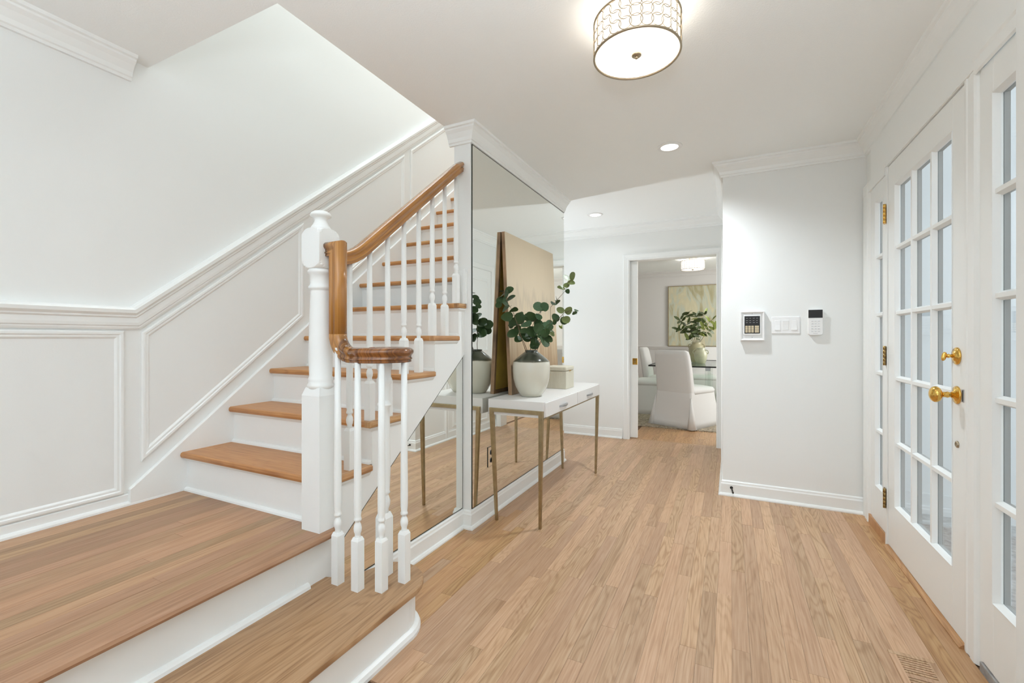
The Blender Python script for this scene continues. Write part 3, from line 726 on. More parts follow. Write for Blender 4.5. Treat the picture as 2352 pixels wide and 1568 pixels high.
# tall newel
m = MB()
def sqn(h, z): return [(ncx-h, ncy-h, z), (ncx+h, ncy-h, z), (ncx+h, ncy+h, z), (ncx-h, ncy+h, z)]
m.rings([sqn(NH, LZ), sqn(NH, 0.895), sqn(NH*0.80, 0.925)], smooth=False)
m.lathe([(0.038, 0.915), (0.048, 0.926), (0.050, 0.935), (0.044, 0.942), (0.046, 0.952), (0.045, 0.962), (0.042, 0.968), (0.044, 1.05), (0.0435, 1.12), (0.038, 1.298), (0.038, 1.303),
         (0.044, 1.308), (0.045, 1.316), (0.040, 1.323), (0.0385, 1.33), (0.040, 1.362), (0.046, 1.368), (0.048, 1.378), (0.042, 1.386), (0.038, 1.39)], (ncx, ncy, 0), 22)
def sqc(R_, z):      # square section cut by the turning radius
    out = []
    for i in range(40):
        a = 2*PI*i/40+PI/4; r = min(NH/max(abs(math.cos(a)), abs(math.sin(a))), R_)
        out.append((ncx+r*math.cos(a), ncy+r*math.sin(a), z))
    return out
def qc(t): return 0.040+0.0290*math.sqrt(max(0, 1-(1-t)**2))
m.rings([sqc(qc(t), 1.384+0.042*t) for t in (0, 0.06, 0.15, 0.3, 0.5, 0.75, 1)]+[sqc(qc(t), 1.542-0.034*t) for t in (1, 0.75, 0.5, 0.3, 0.15, 0.06, 0)], smooth=False)
m.lathe([(0.033, 1.532), (0.038, 1.545), (0.035, 1.551), (0.029, 1.560), (0.0235, 1.572), (0.0225, 1.581), (0.028, 1.588), (0.038, 1.592), (0.0395, 1.597), (0.036, 1.605), (0.027, 1.611), (0.013, 1.615), (0.001, 1.616)], (ncx, ncy, 0), 22)
lab(m.build('newel_post', M['trim'], rl), 'thick turned white newel post')
# handrail
HP = [(0, 0), (0.020, 0), (0.021, 0.006), (0.0195, 0.010), (0.024, 0.013), (0.024, 0.018), (0.020, 0.023), (0.0215, 0.030), (0.0275, 0.038), (0.030, 0.045), (0.029, 0.053), (0.022, 0.061), (0.010, 0.0655), (0, 0.0665)]
HP = [(a*0.95, b*0.86) for a, b in HP]
HPF = HP + [(-a, b) for a, b in HP[-2:0:-1]]
def rail(name, frames, material, label=None, smooth=True):
    m = MB(); m.rings([[Vector(p)+Vector(A)*a+Vector(Bv)*b for a, b in HPF] for p, A, Bv in frames], smooth=smooth)
    o = m.build(name, material, rl)
    if label: lab(o, label)
    return o
cs, sn_ = 1/math.hypot(1, SL), SL/math.hypot(1, SL)
fr_ = []
lev = 1.414
yk = 1.482-(1.492-lev)/SL
fr_.append(((XB, ncy+NH-0.004, lev), (1, 0, 0), (0, 0, 1)))
for t in (0, 0.2, 0.4, 0.6, 0.8, 1.0):
    a = math.atan(SL)*t
    d = 0.085*(t-0.5)*2
    # quadratic blend across the easing
    yy = yk+d; L_ = 0.085
    zz = lev+SL*(yy-(yk-L_))**2/(4*L_)
    s_ = SL*(yy-(yk-L_))/(2*L_); n_ = math.hypot(1, s_)
    fr_.append(((XB, yy, zz), (1, 0, 0), (0, -s_/n_, 1/n_)))
fr_.append(((XB, 1.80, rail_bottom(1.80)), (1, 0, 0), (0, -sn_, cs)))
ye = 2.205
fr_.append(((XB, ye, rail_bottom(ye)), (1, 0, 0), (0, -sn_, cs)))
fr_.append(((XB, YM+0.004, rail_bottom(YM)-0.002), (1, 0, 0), (0, -0.30, 0.954)))
rail('handrail', fr_, M['rail'], 'sloping varnished oak handrail')
# drop and scroll
yv = ncy-0.002
lev = 1.430
f2 = [((ncx+NH-0.003, yv, lev), (0, -1, 0), (0, 0, 1)), ((-1.376, yv, lev), (0, -1, 0), (1, 0, 1)), ((-1.376, yv, 1.30), (0, -1, 0), (1, 0, 0)), ((-1.376, yv, 1.132), (0, -1, 0), (1, 0, 0))]
rail('handrail_drop', f2, M['rail'], 'upright drop of the oak handrail')
f3 = []
rc = 0.108; cxx, czz = -1.376+rc, 1.132
for k in range(0, 10):
    a = PI+k*(PI/2)/9
    f3.append(((cxx+rc*math.cos(a), yv, czz+rc*math.sin(a)), (0, -1, 0), (-math.cos(a), 0, -math.sin(a))))
rail('handrail_easing', f3, M['rail'])
f4 = []
zv = czz-rc
scx, scy = -1.222, 1.345
f4.append(((cxx-0.002, yv, zv), (0, -1, 0), (0, 0, 1)))
n_s = 30
for k in range(n_s+1):
    t = k/n_s; a = -PI/2+t*2*PI*0.83
    r = 0.1115-0.066*t**1.15
    px, py = scx+r*math.cos(a), scy+r*math.sin(a)
    out = (math.cos(a), math.sin(a), 0)
    f4.append(((px, py, zv), out, (0, 0, 1)))
rail('handrail_scroll', f4, M['raildark'], 'dark scrolled end of the oak handrail')
m = MB(); m.lathe([(a, b*0.86) for a, b in ((0.030, 0), (0.031, 0.006), (0.0295, 0.010), (0.034, 0.014), (0.030, 0.023), (0.036, 0.038), (0.040, 0.046), (0.038, 0.054), (0.028, 0.062), (0.012, 0.066), (0.001, 0.0667))], (scx, scy, zv), 24)
m.build('scroll_eye', M['raildark'], rl)

# ------------------------------------------------------------------ mirrors
bmr = thing('wall_mirror', (XM, 3.0, 0.11), 'tall frameless mirror behind the white console table', 'mirror')
mz0, mz1 = 0.110, 2.258
B(XM-0.005, XM-0.0005, YM+0.010, YE-0.002, mz0, mz1).build('backing', M['green'], bmr)
B(XM-0.001, XM+0.0002, YM+0.0148, YE-0.004, mz0+0.005, mz1-0.004).build('mirror_glass', M['mirror'], bmr)
tmr = thing('wall_mirror', (XU, 1.7, 0.11), 'slanted triangular mirror under the staircase', 'mirror')
def tri(d):
    return [(1.11, 0.110+d), (YM-0.004-d, 0.110+d), (YM-0.004-d, under(YM-0.004-d)-0.007-d*1.6), (1.11, max(0.111+d, under(1.11)-0.007-d*1.6))]
MB().prism(tri(0), 'X', XU, XU+0.004).build('backing', M['green'], tmr)
MB().prism(tri(0.005), 'X', XU+0.0035, XU+0.0048).build('mirror_glass', M['mirror'], tmr)
ot = thing('wall_outlet', (XM, 2.47, 0.37), 'mirrored double outlet plate set in the big mirror', 'outlet')
B(XM+0.0002, XM+0.004, 2.432, 2.506, 0.308, 0.430).build('plate', M['mirror'], ot)
B(XM, XM+0.0036, 2.4305, 2.5075, 0.3065, 0.4315).build('plate_edge', M['green'], ot)
for zc in (0.345, 0.394):
    m = MB().lathe([(0.0165, 0), (0.0165, 0.002), (0.0145, 0.002), (0.0145, 0)], (0, 0, 0), 16); m.v = [(XM+0.004+z, 2.469+a, zc+b) for a, b, z in m.v]
    m.build('socket', M['steel'], ot)

# ------------------------------------------------------------------ console table with what stands on it
TZ = 0.742
ct = thing('console_table', (-1.155, 3.0, 0), 'white two-drawer console table on slim bronze legs against the mirror', 'table')
B(-1.345, -0.978, 2.402, 3.622, 0.647, TZ).build('top', M['console'], ct, bevel=0.003)
for (a, b) in ((2.424, 3.008), (3.016, 3.600)):
    d = B(-0.980, -0.966, a, b, 0.652, TZ-0.006).build('drawer', M['console'], ct, bevel=0.0015)
    yc = (a+b)/2
    h_ = MB().prism([(-0.966, yc-0.075), (-0.952, yc-0.048), (-0.946, yc-0.020), (-0.946, yc+0.020), (-0.952, yc+0.048), (-0.966, yc+0.075), (-0.960, yc+0.04), (-0.956, yc), (-0.960, yc-0.04)], 'Z', 0.681, 0.692)
    lab(h_.build('handle', M['steel'], d), 'dark metal pull')
def leg(top, foot, t0=0.013, t1=0.008):
    m = MB()
    m.rings([[(foot[0]-t1, foot[1]-t1, 0), (foot[0]+t1, foot[1]-t1, 0), (foot[0]+t1, foot[1]+t1, 0), (foot[0]-t1, foot[1]+t1, 0)],
             [(top[0]-t0, top[1]-t0, top[2]), (top[0]+t0, top[1]-t0, top[2]), (top[0]+t0, top[1]+t0, top[2]), (top[0]-t0, top[1]+t0, top[2])]], smooth=False)
    m.build('leg', M['bronze'], ct, bevel=0.0015, seg=1)
leg((-1.318, 2.400, 0.688), (-1.288, 2.408)); leg((-0.990, 2.400, 0.688), (-1.000, 2.408))
leg((-1.318, 3.622, 0.688), (-1.290, 3.610)); leg((-0.990, 3.622, 0.688), (-1.000, 3.602))
for yy in (2.388, 3.618): B(-1.331, -0.977, yy, yy+0.020, 0.667, 0.690).build('end_bar', M['bronze'], ct, bevel=0.001)
B(-0.985, -0.975, 2.41, 3.615, 0.640, 0.647).build('under_bar', M['bronze'], ct)
# leaning canvas
cv = thing('painting', (-1.30, 3.05, TZ), 'large beige abstract canvas leaning on the mirror behind the vase', 'painting')
lean = math.atan((1.335-1.283)/1.07); ch = 1.078
def leanbox(a0, a1, y0, y1, h0, h1):
    """a = distance behind the painted face, h = height along the canvas"""
    vs = []
    for (a, hh) in ((a0, h0), (a1, h0), (a1, h1), (a0, h1)):
        vs.append((-1.283-a*math.cos(lean)-hh*math.sin(lean), TZ+0.001+a*0+hh*math.cos(lean)-a*math.sin(lean)*0.0))
    m = MB(); m.prism([(p, q) for p, q in vs], 'Y', y0, y1); return m
cy0, cy1 = 2.612, 3.490
m = leanbox(0, 0.004, cy0, cy1, 0, ch); m.v = [(p[0]+1.283, p[1]-3.05, p[2]-TZ) for p in m.v]
o = m.build('canvas', M['canvas']); o.parent = cv; o.location = (-1.283+1.30, 0, 0)
for nm, (y0, y1, h0, h1) in (('left_bar', (cy0, cy0+0.022, 0, ch)), ('right_bar', (cy1-0.022, cy1, 0, ch)), ('top_bar', (cy0+0.022, cy1-0.022, ch-0.022, ch)), ('bottom_bar', (cy0+0.022, cy1-0.022, 0, 0.022))):
    leanbox(0.004, 0.027, y0, y1, h0, h1).build('stretcher_bar', M['frameedge'], cv)
leanbox(0.005, 0.008, cy0+0.02, cy1-0.02, 0.02, ch-0.02).build('canvas_back', M['gold'], cv)
# vase
va = tag(MB().lathe([(0.062, 0), (0.068, 0.004), (0.085, 0.028), (0.104, 0.064), (0.1165, 0.112), (0.121, 0.160), (0.1205, 0.200), (0.117, 0.222), (0.101, 0.240), (0.074, 0.262), (0.053, 0.278), (0.0425, 0.286), (0.040, 0.286), (0.042, 0.292), (0.040, 0.296), (0.035, 0.292), (0.034, 0.27), (0.03, 0.25), (0.001, 0.248)], (0, 0, 0), 40, caps=False).build('ceramic_vase', M['vase'], loc=(-1.158, 2.640, TZ+0.0008)),
    'cream ceramic vase with dark green shoulder on the console table', 'vase')
# eucalyptus
def leaf_mesh(name, kind, material):
    m = MB(); n = 12
    ring = []
    for i in range(n):
        a = 2*PI*i/n
        if kind == 'round':
            x_, y_ = 0.5+0.5*math.cos(a), 0.46*math.sin(a)
        elif kind == 'broad':
            x_ = 0.5+0.5*math.cos(a); y_ = 0.40*math.sin(a)*(1.15-0.35*x_)
        else:
            x_ = 0.5+0.5*math.cos(a); y_ = 0.20*math.sin(a)*(1-abs(2*x_-1)**2.5*0.6)
        ring.append((x_, y_, 0.10*abs(y_)*1.6-0.12*(x_-0.4)**2))
    mid = [(0.25, 0, -0.01), (0.5, 0, 0.0), (0.75, 0, -0.02)]
    def shell(dz):
        return [(p[0], p[1], p[2]+dz) for p in ring]+[(p[0], p[1], p[2]+dz) for p in mid]
    # ring index: 0 tip ... 6 base; midrib 12 base-side,13,14 tip-side
    half1 = [(0, 1, 14), (1, 2, 14), (2, 3, 13, 14), (3, 4, 13), (4, 5, 12, 13), (5, 6, 12)]
    half2 = [(0, 14, 11), (11, 14, 10), (10, 14, 13, 9), (9, 13, 8), (8, 13, 12, 7), (7, 12, 6)]
    m.add(shell(0.0), half1+half2, True)
    me = bpy.data.meshes.new(name); me.from_pydata(m.v, [], m.f); me.materials.append(material)
    me.polygons.foreach_set('use_smooth', [True]*len(me.polygons)); return me
LM = [leaf_mesh('leaf', 'round', M['leaf1']), leaf_mesh('leaf', 'round', M['leaf2']), leaf_mesh('leaf', 'broad', M['leaf1']), leaf_mesh('leaf', 'round', M['leaf3']), leaf_mesh('leaf', 'broad', M['leaf3'])]
LP = [leaf_mesh('leaf', 'long', M['leaf4']), leaf_mesh('leaf', 'long', M['leaf5'])]
def add_leaf(parent, me, base_p, direction, normal, size):
    o = bpy.data.objects.new('leaf', me); COL.objects.link(o); o.parent = parent
    x_ = Vector(direction).normalized(); z_ = Vector(normal); z_ = (z_-x_*z_.dot(x_)).normalized(); y_ = z_.cross(x_)
    r3 = Matrix((x_, y_, z_)).transposed().to_4x4()
    o.matrix_parent_inverse = WORLD(parent).inverted()
    o.matrix_local = WORLD(parent) @ Matrix.Identity(4) if False else Matrix.Identity(4)
    mw = Matrix.Translation(Vector(base_p)) @ r3 @ Matrix.Scale(size, 4)
    loc, rot, sca = mw.decompose(); o.location = loc; o.rotation_euler = rot.to_euler(); o.scale = sca
    return o
def branch(name, pts, leaves, label, cat, group, stem_r=0.0022, meshes=None):
    """pts: stem from the vase mouth; leaves: (x, y, z of the leaf middle, size, mesh index)"""
    rt = thing(name, pts[0], label, cat, group)
    MB().tube(pts, [stem_r*(1-0.55*i/(len(pts)-1)) for i in range(len(pts))], 6).build('stem', M['stem'], rt)
    P = [Vector(p) for p in pts]
    for (lx, ly, lz, sz, mi) in leaves:
        c = Vector((lx, ly, lz)); best = None
        for i in range(len(P)-1):
            for t in (0, 0.25, 0.5, 0.75, 1):
                q = P[i].lerp(P[i+1], t); dd = (q-c).length
                if best is None or dd < best[0]: best = (dd, q)
        q = best[1]; d = c-q
        if d.length < sz*0.2: d = Vector((random.uniform(-1, 1), random.uniform(-1, 0.2), random.uniform(-0.2, 1)))
        d.normalize(); bp_ = c-d*sz*0.5
        if (bp_-q).length > 0.006: MB().tube([q, bp_+d*0.004], 0.0011, 5).build('leaf_stalk', M['stem'], rt)
        nrm = Vector((random.uniform(0.0, 0.9), -1+random.uniform(-0.2, 0.5), random.uniform(-0.2, 1.0)))
        add_leaf(rt, (meshes or LM)[mi], bp_, d, nrm, sz)
    return rt
def XZ(u, v, y):      # point of the plane Y = y that the survey of the photograph gave
    f, s, c_ = 1021.2, math.sin(YAW), math.cos(YAW)
    a, b = (u-1176)/f, (775.9-v)/f
    t = y/(c_+a*s); return ((-s+a*c_)*t, y, 1.117+b*t)
mouth = lambda dx, dy: (-1.158+dx, 2.640+dy, TZ+0.255)
def pts_(mx, lst): return [mx]+[XZ(u, v, y) for u, v, y in lst]
def lvs(lst):
    out = []
    for n_, (u, v, y, sz, mi) in enumerate(lst):
        out.append((*XZ(u, v, y), sz*1.22, mi))
        if n_ % 5 in (1, 3) and v > 690:      # a second leaf of the pair, behind
            out.append((*XZ(u+random.uniform(-9, 9), v+random.uniform(-8, 8), y+0.035), sz*1.1, 0))
    return out
EG = 'eucalyptus branches in the cream vase'
branch('eucalyptus_branch', pts_(mouth(0.01, 0), [(1232, 800, 2.63), (1252, 765, 2.63), (1264, 740, 2.63), (1265, 705, 2.63), (1283, 685, 2.63), (1298, 668, 2.63), (1308, 648, 2.62)]),
    lvs([(1301, 638, 2.62, 0.040, 3), (1315, 635, 2.60, 0.050, 3), (1312, 649, 2.62, 0.042, 4), (1301, 655, 2.63, 0.036, 3), (1289, 661, 2.60, 0.046, 4), (1304, 669, 2.62, 0.030, 2), (1278, 686, 2.62, 0.036, 2), (1271, 697, 2.60, 0.046, 2), (1281, 693, 2.65, 0.034, 0), (1274, 740, 2.60, 0.036, 2)]),
    'eucalyptus branch that climbs highest, right of the vase', 'branch', EG)
branch('eucalyptus_branch', pts_(mouth(0.015, 0.01), [(1240, 790, 2.66), (1262, 752, 2.66), (1280, 735, 2.66), (1296, 718, 2.66), (1312, 712, 2.66), (1325, 722, 2.66)]),
    lvs([(1287, 712, 2.66, 0.046, 4), (1300, 734, 2.64, 0.050, 3), (1306, 713, 2.66, 0.048, 4), (1320, 719, 2.66, 0.030, 2), (1276, 729, 2.66, 0.050, 2), (1262, 742, 2.66, 0.040, 1)]),
    'eucalyptus branch that reaches furthest out to the right, over the box', 'branch', EG)
branch('eucalyptus_branch', pts_(mouth(-0.02, -0.01), [(1202, 790, 2.52), (1190, 750, 2.50), (1178, 715, 2.46), (1163, 690, 2.44), (1155, 672, 2.42)]),
    lvs([(1170, 666, 2.42, 0.050, 2), (1155, 668, 2.42, 0.046, 0), (1163, 675, 2.40, 0.050, 0), (1174, 684, 2.44, 0.052, 2), (1148, 690, 2.44, 0.050, 2), (1160, 692, 2.42, 0.054, 0), (1167, 704, 2.42, 0.056, 2), (1180, 711, 2.44, 0.060, 2), (1164, 727, 2.44, 0.062, 2), (1145, 700, 2.44, 0.040, 2), (1152, 680, 2.44, 0.042, 0)]),
    'eucalyptus branch arching up to the left in front of the mirror', 'branch', EG)
branch('eucalyptus_branch', pts_(mouth(0.0, -0.015), [(1219, 780, 2.58), (1224, 745, 2.56), (1236, 722, 2.55), (1245, 708, 2.55)]),
    lvs([(1236, 704, 2.54, 0.054, 1), (1251, 704, 2.54, 0.054, 1), (1244, 710, 2.56, 0.044, 0), (1221, 726, 2.54, 0.060, 2), (1213, 729, 2.56, 0.052, 0), (1237, 727, 2.54, 0.044, 1), (1229, 735, 2.55, 0.056, 0), (1238, 728, 2.57, 0.040, 1)]),
    'eucalyptus branch with two pale round leaves above the vase middle', 'branch', EG)
branch('eucalyptus_branch', pts_(mouth(-0.012, 0.0), [(1205, 790, 2.60), (1195, 768, 2.58), (1192, 745, 2.56), (1196, 728, 2.56)]),
    lvs([(1193, 731, 2.55, 0.066, 0), (1178, 738, 2.56, 0.056, 2), (1195, 722, 2.58, 0.050, 2), (1179, 745, 2.56, 0.060, 0), (1178, 766, 2.56, 0.066, 0), (1190, 779, 2.55, 0.056, 2), (1202, 760, 2.56, 0.056, 0), (1209, 745, 2.52, 0.066, 1), (1189, 754, 2.58, 0.052, 2), (1200, 741, 2.6, 0.050, 0)]),
    'short eucalyptus branch crowded low over the left side of the vase', 'branch', EG)
branch('eucalyptus_branch', pts_(mouth(0.018, -0.005), [(1231, 795, 2.62), (1242, 775, 2.60), (1252, 758, 2.58)]),
    lvs([(1250, 784, 2.55, 0.072, 0), (1229, 786, 2.56, 0.058, 0), (1261, 778, 2.60, 0.046, 2), (1266, 766, 2.60, 0.042, 3), (1252, 764, 2.57, 0.056, 0), (1238, 756, 2.56, 0.068, 0), (1237, 745, 2.60, 0.054, 1), (1252, 747, 2.60, 0.050, 1), (1241, 769, 2.56, 0.056, 2), (1262, 752, 2.60, 0.048, 2), (1221, 762, 2.54, 0.066, 0), (1211, 770, 2.56, 0.058, 0), (1225, 774, 2.60, 0.050, 2)]),
    'leafy eucalyptus branch hanging low over the right side of the vase', 'branch', EG)
# storage box
bx = thing('storage_box', (-1.15, 3.17, TZ), 'pale grasscloth lidded box on the far end of the console table', 'box')
def boxm(name, x0, x1, y0, y1, z0, z1, mt, bv):
    m = B(x0+1.15, x1+1.15, y0-3.17, y1-3.17, z0-TZ, z1-TZ); o = m.build(name, mt, bevel=bv, seg=3); o.parent = bx; return o
boxm('box_body', -1.245, -1.076, 3.085, 3.262, TZ+0.001, 0.872, M['boxfab'], 0.003)
boxm('lid', -1.247, -1.074, 3.083, 3.264, 0.874, 0.906, M['boxfab'], 0.009)
lab(boxm('clasp', -1.0745, -1.070, 3.150, 3.185, 0.872, 0.878, M['brass'], 0.001), 'small brass clasp')

# ------------------------------------------------------------------ wall devices
WY = YN
ap = thing('burglar_alarm', (0.135, WY, 1.2), 'white-framed alarm panel with black face and cream keys, left of the switches', 'alarm')
m = MB().sweep([(0.062, WY, 1.099), (0.209, WY, 1.099), (0.209, WY, 1.300), (0.062, WY, 1.300)], [(0, 0), (0, 0.034), (0.004, 0.036), (0.012, 0.030), (0.014, 0.022), (0.014, 0)], (0, -1, 0), closed=True)
m.build('housing', M['plastic'], ap)
B(0.070, 0.201, WY-0.022, WY, 1.107, 1.292).build('backplate', M['plastic'], ap)
B(0.080, 0.188, WY-0.031, WY-0.020, 1.138, 1.277).build('face_frame', M['plastic'], ap, bevel=0.002)
B(0.087, 0.181, WY-0.0325, WY-0.030, 1.148, 1.268).build('black_face', M['black'], ap)
keys = MB()
for r in range(4):
    for c_ in range(3): keys.box(0.092+c_*0.0185, 0.107+c_*0.0185, WY-0.034, WY-0.032, 1.155+r*0.0122, 1.1645+r*0.0122)
    keys.box(0.150, 0.175, WY-0.034, WY-0.032, 1.155+r*0.0122, 1.1645+r*0.0122)
ck = mat('cream_keys', (0.72, 0.60, 0.40), 0.5); pl = mat('pale_print', (0.45, 0.45, 0.45), 0.6)
o = keys.build('key', ck, ap); o['kind'] = 'stuff'
pr = MB()
for r, zz in enumerate((1.252, 1.236, 1.222)):
    for c_ in range(4): pr.box(0.096+c_*0.021, 0.096+c_*0.021+random.uniform(0.008, 0.013), WY-0.0331, WY-0.0324, zz, zz+0.0018)
o = pr.build('print_line', pl, ap); o['kind'] = 'stuff'
for zz in (1.1215, 1.2845):
    m = MB().lathe([(0.0032, 0), (0.0026, 0.0015)], (0, 0, 0), 10); m.v = [(0.135+a, WY-0.022-z, zz+b) for a, b, z in m.v]; m.build('screw', M['steel'], ap)
sw = thing('light_switch', (0.334, WY, 1.2), 'white three-gang light switch plate between the two alarm pads', 'switch')
B(0.252, 0.416, WY-0.006, WY, 1.145, 1.261).build('plate', M['plastic'], sw, bevel=0.003)
for k, xx in enumerate((0.270, 0.318, 0.366)):
    m = MB()
    tl = 1 if k == 1 else -1
    m.prism([(WY-0.0055, 1.170), (WY-(0.0075 if tl > 0 else 0.0115), 1.1705), (WY-0.0085, 1.203), (WY-(0.0115 if tl > 0 else 0.0075), 1.2355), (WY-0.0055, 1.236)], 'X', xx, xx+0.033)
    m.build('rocker', M['plastic'], sw, bevel=0.0006, seg=1)
kp = thing('alarm_keypad', (0.5, WY, 1.2), 'slim white keypad with black screen, right of the switches', 'keypad')
loops = []
def rr2(x0, x1, z0, z1, rb, rt, y):
    pts = []
    for (cx, cz, a0, r) in ((x1-rt, z1-rt, 0, rt), (x0+rt, z1-rt, PI/2, rt), (x0+rb, z0+rb, PI, rb), (x1-rb, z0+rb, 1.5*PI, rb)):
        for i in range(5):
            a = a0+i*PI/8; pts.append((cx+r*math.cos(a), y, cz+r*math.sin(a)))
    return pts
MB().rings([rr2(0.460, 0.540, 1.136, 1.303, 0.014, 0.002, y) for y in (WY, WY-0.022)]+[rr2(0.462, 0.538, 1.138, 1.302, 0.013, 0.002, WY-0.024)], smooth=False).build('keypad_body', M['plastic'], kp)
B(0.461, 0.539, WY-0.0255, WY-0.022, 1.249, 1.302).build('screen', M['black'], kp, bevel=0.001)
kk = MB()
for r in range(5):
    for c_ in range(3): kk.box(0.477+c_*0.0175, 0.489+c_*0.0175, WY-0.0253, WY-0.0235, 1.158+r*0.0165, 1.167+r*0.0165)
o = kk.build('key', mat('pale_keys', (0.74, 0.75, 0.75), 0.4), kp, bevel=0.0008, seg=1); o['kind'] = 'stuff'
B(0.4875, 0.5125, WY-0.0246, WY-0.0238, 1.146, 1.1478).build('print_line', pl, kp)
ds = thing('door_stop', (0.006, YN-0.014, 0.06), 'thin black door stop on the baseboard under the alarm panel', 'door stop')
MB().tube([(0.006, YN-0.012, 0.060), (0.006, YN-0.018, 0.060)], 0.010, 12).build('flange', M['black'], ds)
MB().tube([(0.006, YN-0.016, 0.060), (0.010, YN-0.050, 0.057), (0.014, YN-0.088, 0.052)], 0.0045, 8).build('rod', M['black'], ds)
MB().tube([(0.014, YN-0.086, 0.052), (0.0155, YN-0.098, 0.050)], 0.0062, 8).build('tip', M['black'], ds)
# floor register
fv = thing('floor_vent', (0.566, 1.86, 0), 'slotted oak floor register near the entry door', 'vent')
vx0, vx1, vy0, vy1 = 0.503, 0.629, 1.64, 2.020
VM = M['floor']
B(vx0, vx1, 2.000, vy1, 0.0002, 0.005).build('frame', VM, fv, bevel=0.001, seg=1)
B(vx0, vx1, vy0, vy0+0.02, 0.0002, 0.005).build('frame', VM, fv, bevel=0.001, seg=1)
B(vx0, 0.524, vy0+0.02, 2.000, 0.0002, 0.005).build('frame', VM, fv, bevel=0.001, seg=1)
B(0.607, vx1, vy0+0.02, 2.000, 0.0002, 0.005).build('frame', VM, fv, bevel=0.001, seg=1)
B(0.520, 0.611, vy0+0.01, 2.005, 0.0002, 0.0006).build('duct', mat('dark_duct', (0.045, 0.025, 0.014), 0.9), fv)
y = 2.000
for grp in range(3):
    for k in range(8):
        ya = y-0.0048; yb_ = ya-(0.0080 if k < 7 else 0.020)
        if yb_ < vy0+0.02: break
        B(0.523, 0.608, yb_, ya, 0.0006, 0.0048).build('slat', VM, fv); y = yb_

# ------------------------------------------------------------------ lights of the hall
def drum(cx, cy, r, z0, z1, label, group, rows, ncol, shade_m, ring_r, ring_t, rings=True):
    t = thing('drum_lamp', (cx, cy, H), label, 'lamp', group)
    MB().lathe([(0.05, z1-0.01), (0.055, H-0.012), (0.055, H)], (cx, cy, 0), 24).build('canopy', M['nickel'], t)
    MB().lathe([(0.009, z0+0.004), (0.009, z1+0.01)], (cx, cy, 0), 10).build('rod', M['nickel'], t)
    sh = MB().lathe([(r-0.006, z0+0.006), (r-0.006, z1-0.004), (r-0.009, z1-0.004), (r-0.009, z0+0.006), (r-0.006, z0+0.006)], (cx, cy, 0), 56, caps=False).build('shade', shade_m, t)
    MB().lathe([(0.0005, z0+0.004), (r-0.010, z0+0.004), (r-0.010, z0+0.007), (0.0005, z0+0.007)], (cx, cy, 0), 56, caps=False).build('diffuser', M['diffuser'] if rings else M['shade2'], t)
    for za in (z0, z1-0.0045):
        MB().lathe([(r-0.007, za), (r, za), (r, za+0.0045), (r-0.007, za+0.0045), (r-0.007, za)], (cx, cy, 0), 56, caps=False).build('rim', M['nickel'], t)
    MB().lathe([(0.0005, z0-0.004), (0.016, z0-0.003), (0.019, z0), (0.018, z0+0.005)], (cx, cy, 0), 22, caps=False).build('finial_plate', M['nickel'], t)
    MB().lathe([(0.0005, z0-0.013), (0.005, z0-0.012), (0.006, z0-0.008), (0.005, z0-0.003)], (cx, cy, 0), 14, caps=False).build('finial', M['nickel'], t)
    if rings:
        rm = bpy.data.meshes.new('ring'); g = MB(); n = 20
        g.rings([[(math.cos(2*PI*k/n)*(ring_r+ring_t*a), -b*0.0012, math.sin(2*PI*k/n)*(ring_r+ring_t*a)) for k in range(n)] for a, b in ((-1, 0), (0, 1), (1, 0), (0, -1), (-1, 0))], caps=False)
        rm.from_pydata(g.v, [], g.f); rm.materials.append(M['nickel'])
        pz = (z1-z0-0.012-2*ring_r)/(rows-1)
        for i in range(ncol):
            a = 2*PI*i/ncol
            for j in range(rows):
                o = bpy.data.objects.new('ring', rm); COL.objects.link(o); o.parent = sh
                o.matrix_parent_inverse = WORLD(sh).inverted()
                o.location = (cx+(r-0.003)*math.cos(a), cy+(r-0.003)*math.sin(a), z0+0.006+ring_r+pz*j); o.rotation_euler = (0, 0, a+PI/2)
    return t
drum(-0.3225, 1.736, 0.163, 2.196, 2.326, 'round hall ceiling lamp with interlocking metal rings on a lit drum shade', None, 3, 27, M['shade'], 0.0226, 0.0015)
def can(cx, cy, label):
    t = thing('recessed_light', (cx, cy, H), label, 'light')
    MB().lathe([(0.052, H-0.001), (0.056, H-0.006), (0.074, H-0.005), (0.078, H), (0.052, H)], (cx, cy, 0), 36, caps=False).build('trim_ring', M['plastic'], t)
    MB().lathe([(0.0005, H-0.0035), (0.054, H-0.0035), (0.054, H-0.0015), (0.0005, H-0.0015)], (cx, cy, 0), 36, caps=False).build('lens', M['lens'], t)
can(-0.356, 3.048, 'lit recessed ceiling light between the drum lamp and the passage')
can(-1.226, 4.397, 'lit recessed ceiling light in the passage near the dining doorway')

# ------------------------------------------------------------------ dining room
tn[0] += 1
struct(MB().sweep([(2.0, YDR, 0.905), (-3.0, YDR, 0.905)][::-1], [(0, 0), (0, 0.012), (0.03, 0.022), (0.05, 0.030), (0.06, 0.018), (0.065, 0)], (0, -1, 0)).build('trim_%d' % tn[0], M['dwall']), 'chair rail of the dining room')
tn[0] += 1
struct(MB().sweep([(2.0, YDR, H), (-3.0, YDR, H)], CROWN, (0, 0, 1)).build('trim_%d' % tn[0], M['dwall']), 'crown moulding of the dining room')
struct(MB().sweep([(2.0, YDR, 0), (-3.0, YDR, 0)], BASE, (0, 0, 1)).build('baseboard_dining', M['dwall']), 'baseboard of the dining room')
rg_ = thing('rug', (-0.2, 7.2, 0), 'woven tan rug under the dining table', 'rug')
B(-1.75, 1.3, 5.78, 8.3, 0.0, 0.010).build('rug_field', M['rug'], rg_, bevel=0.003)
fm = MB()
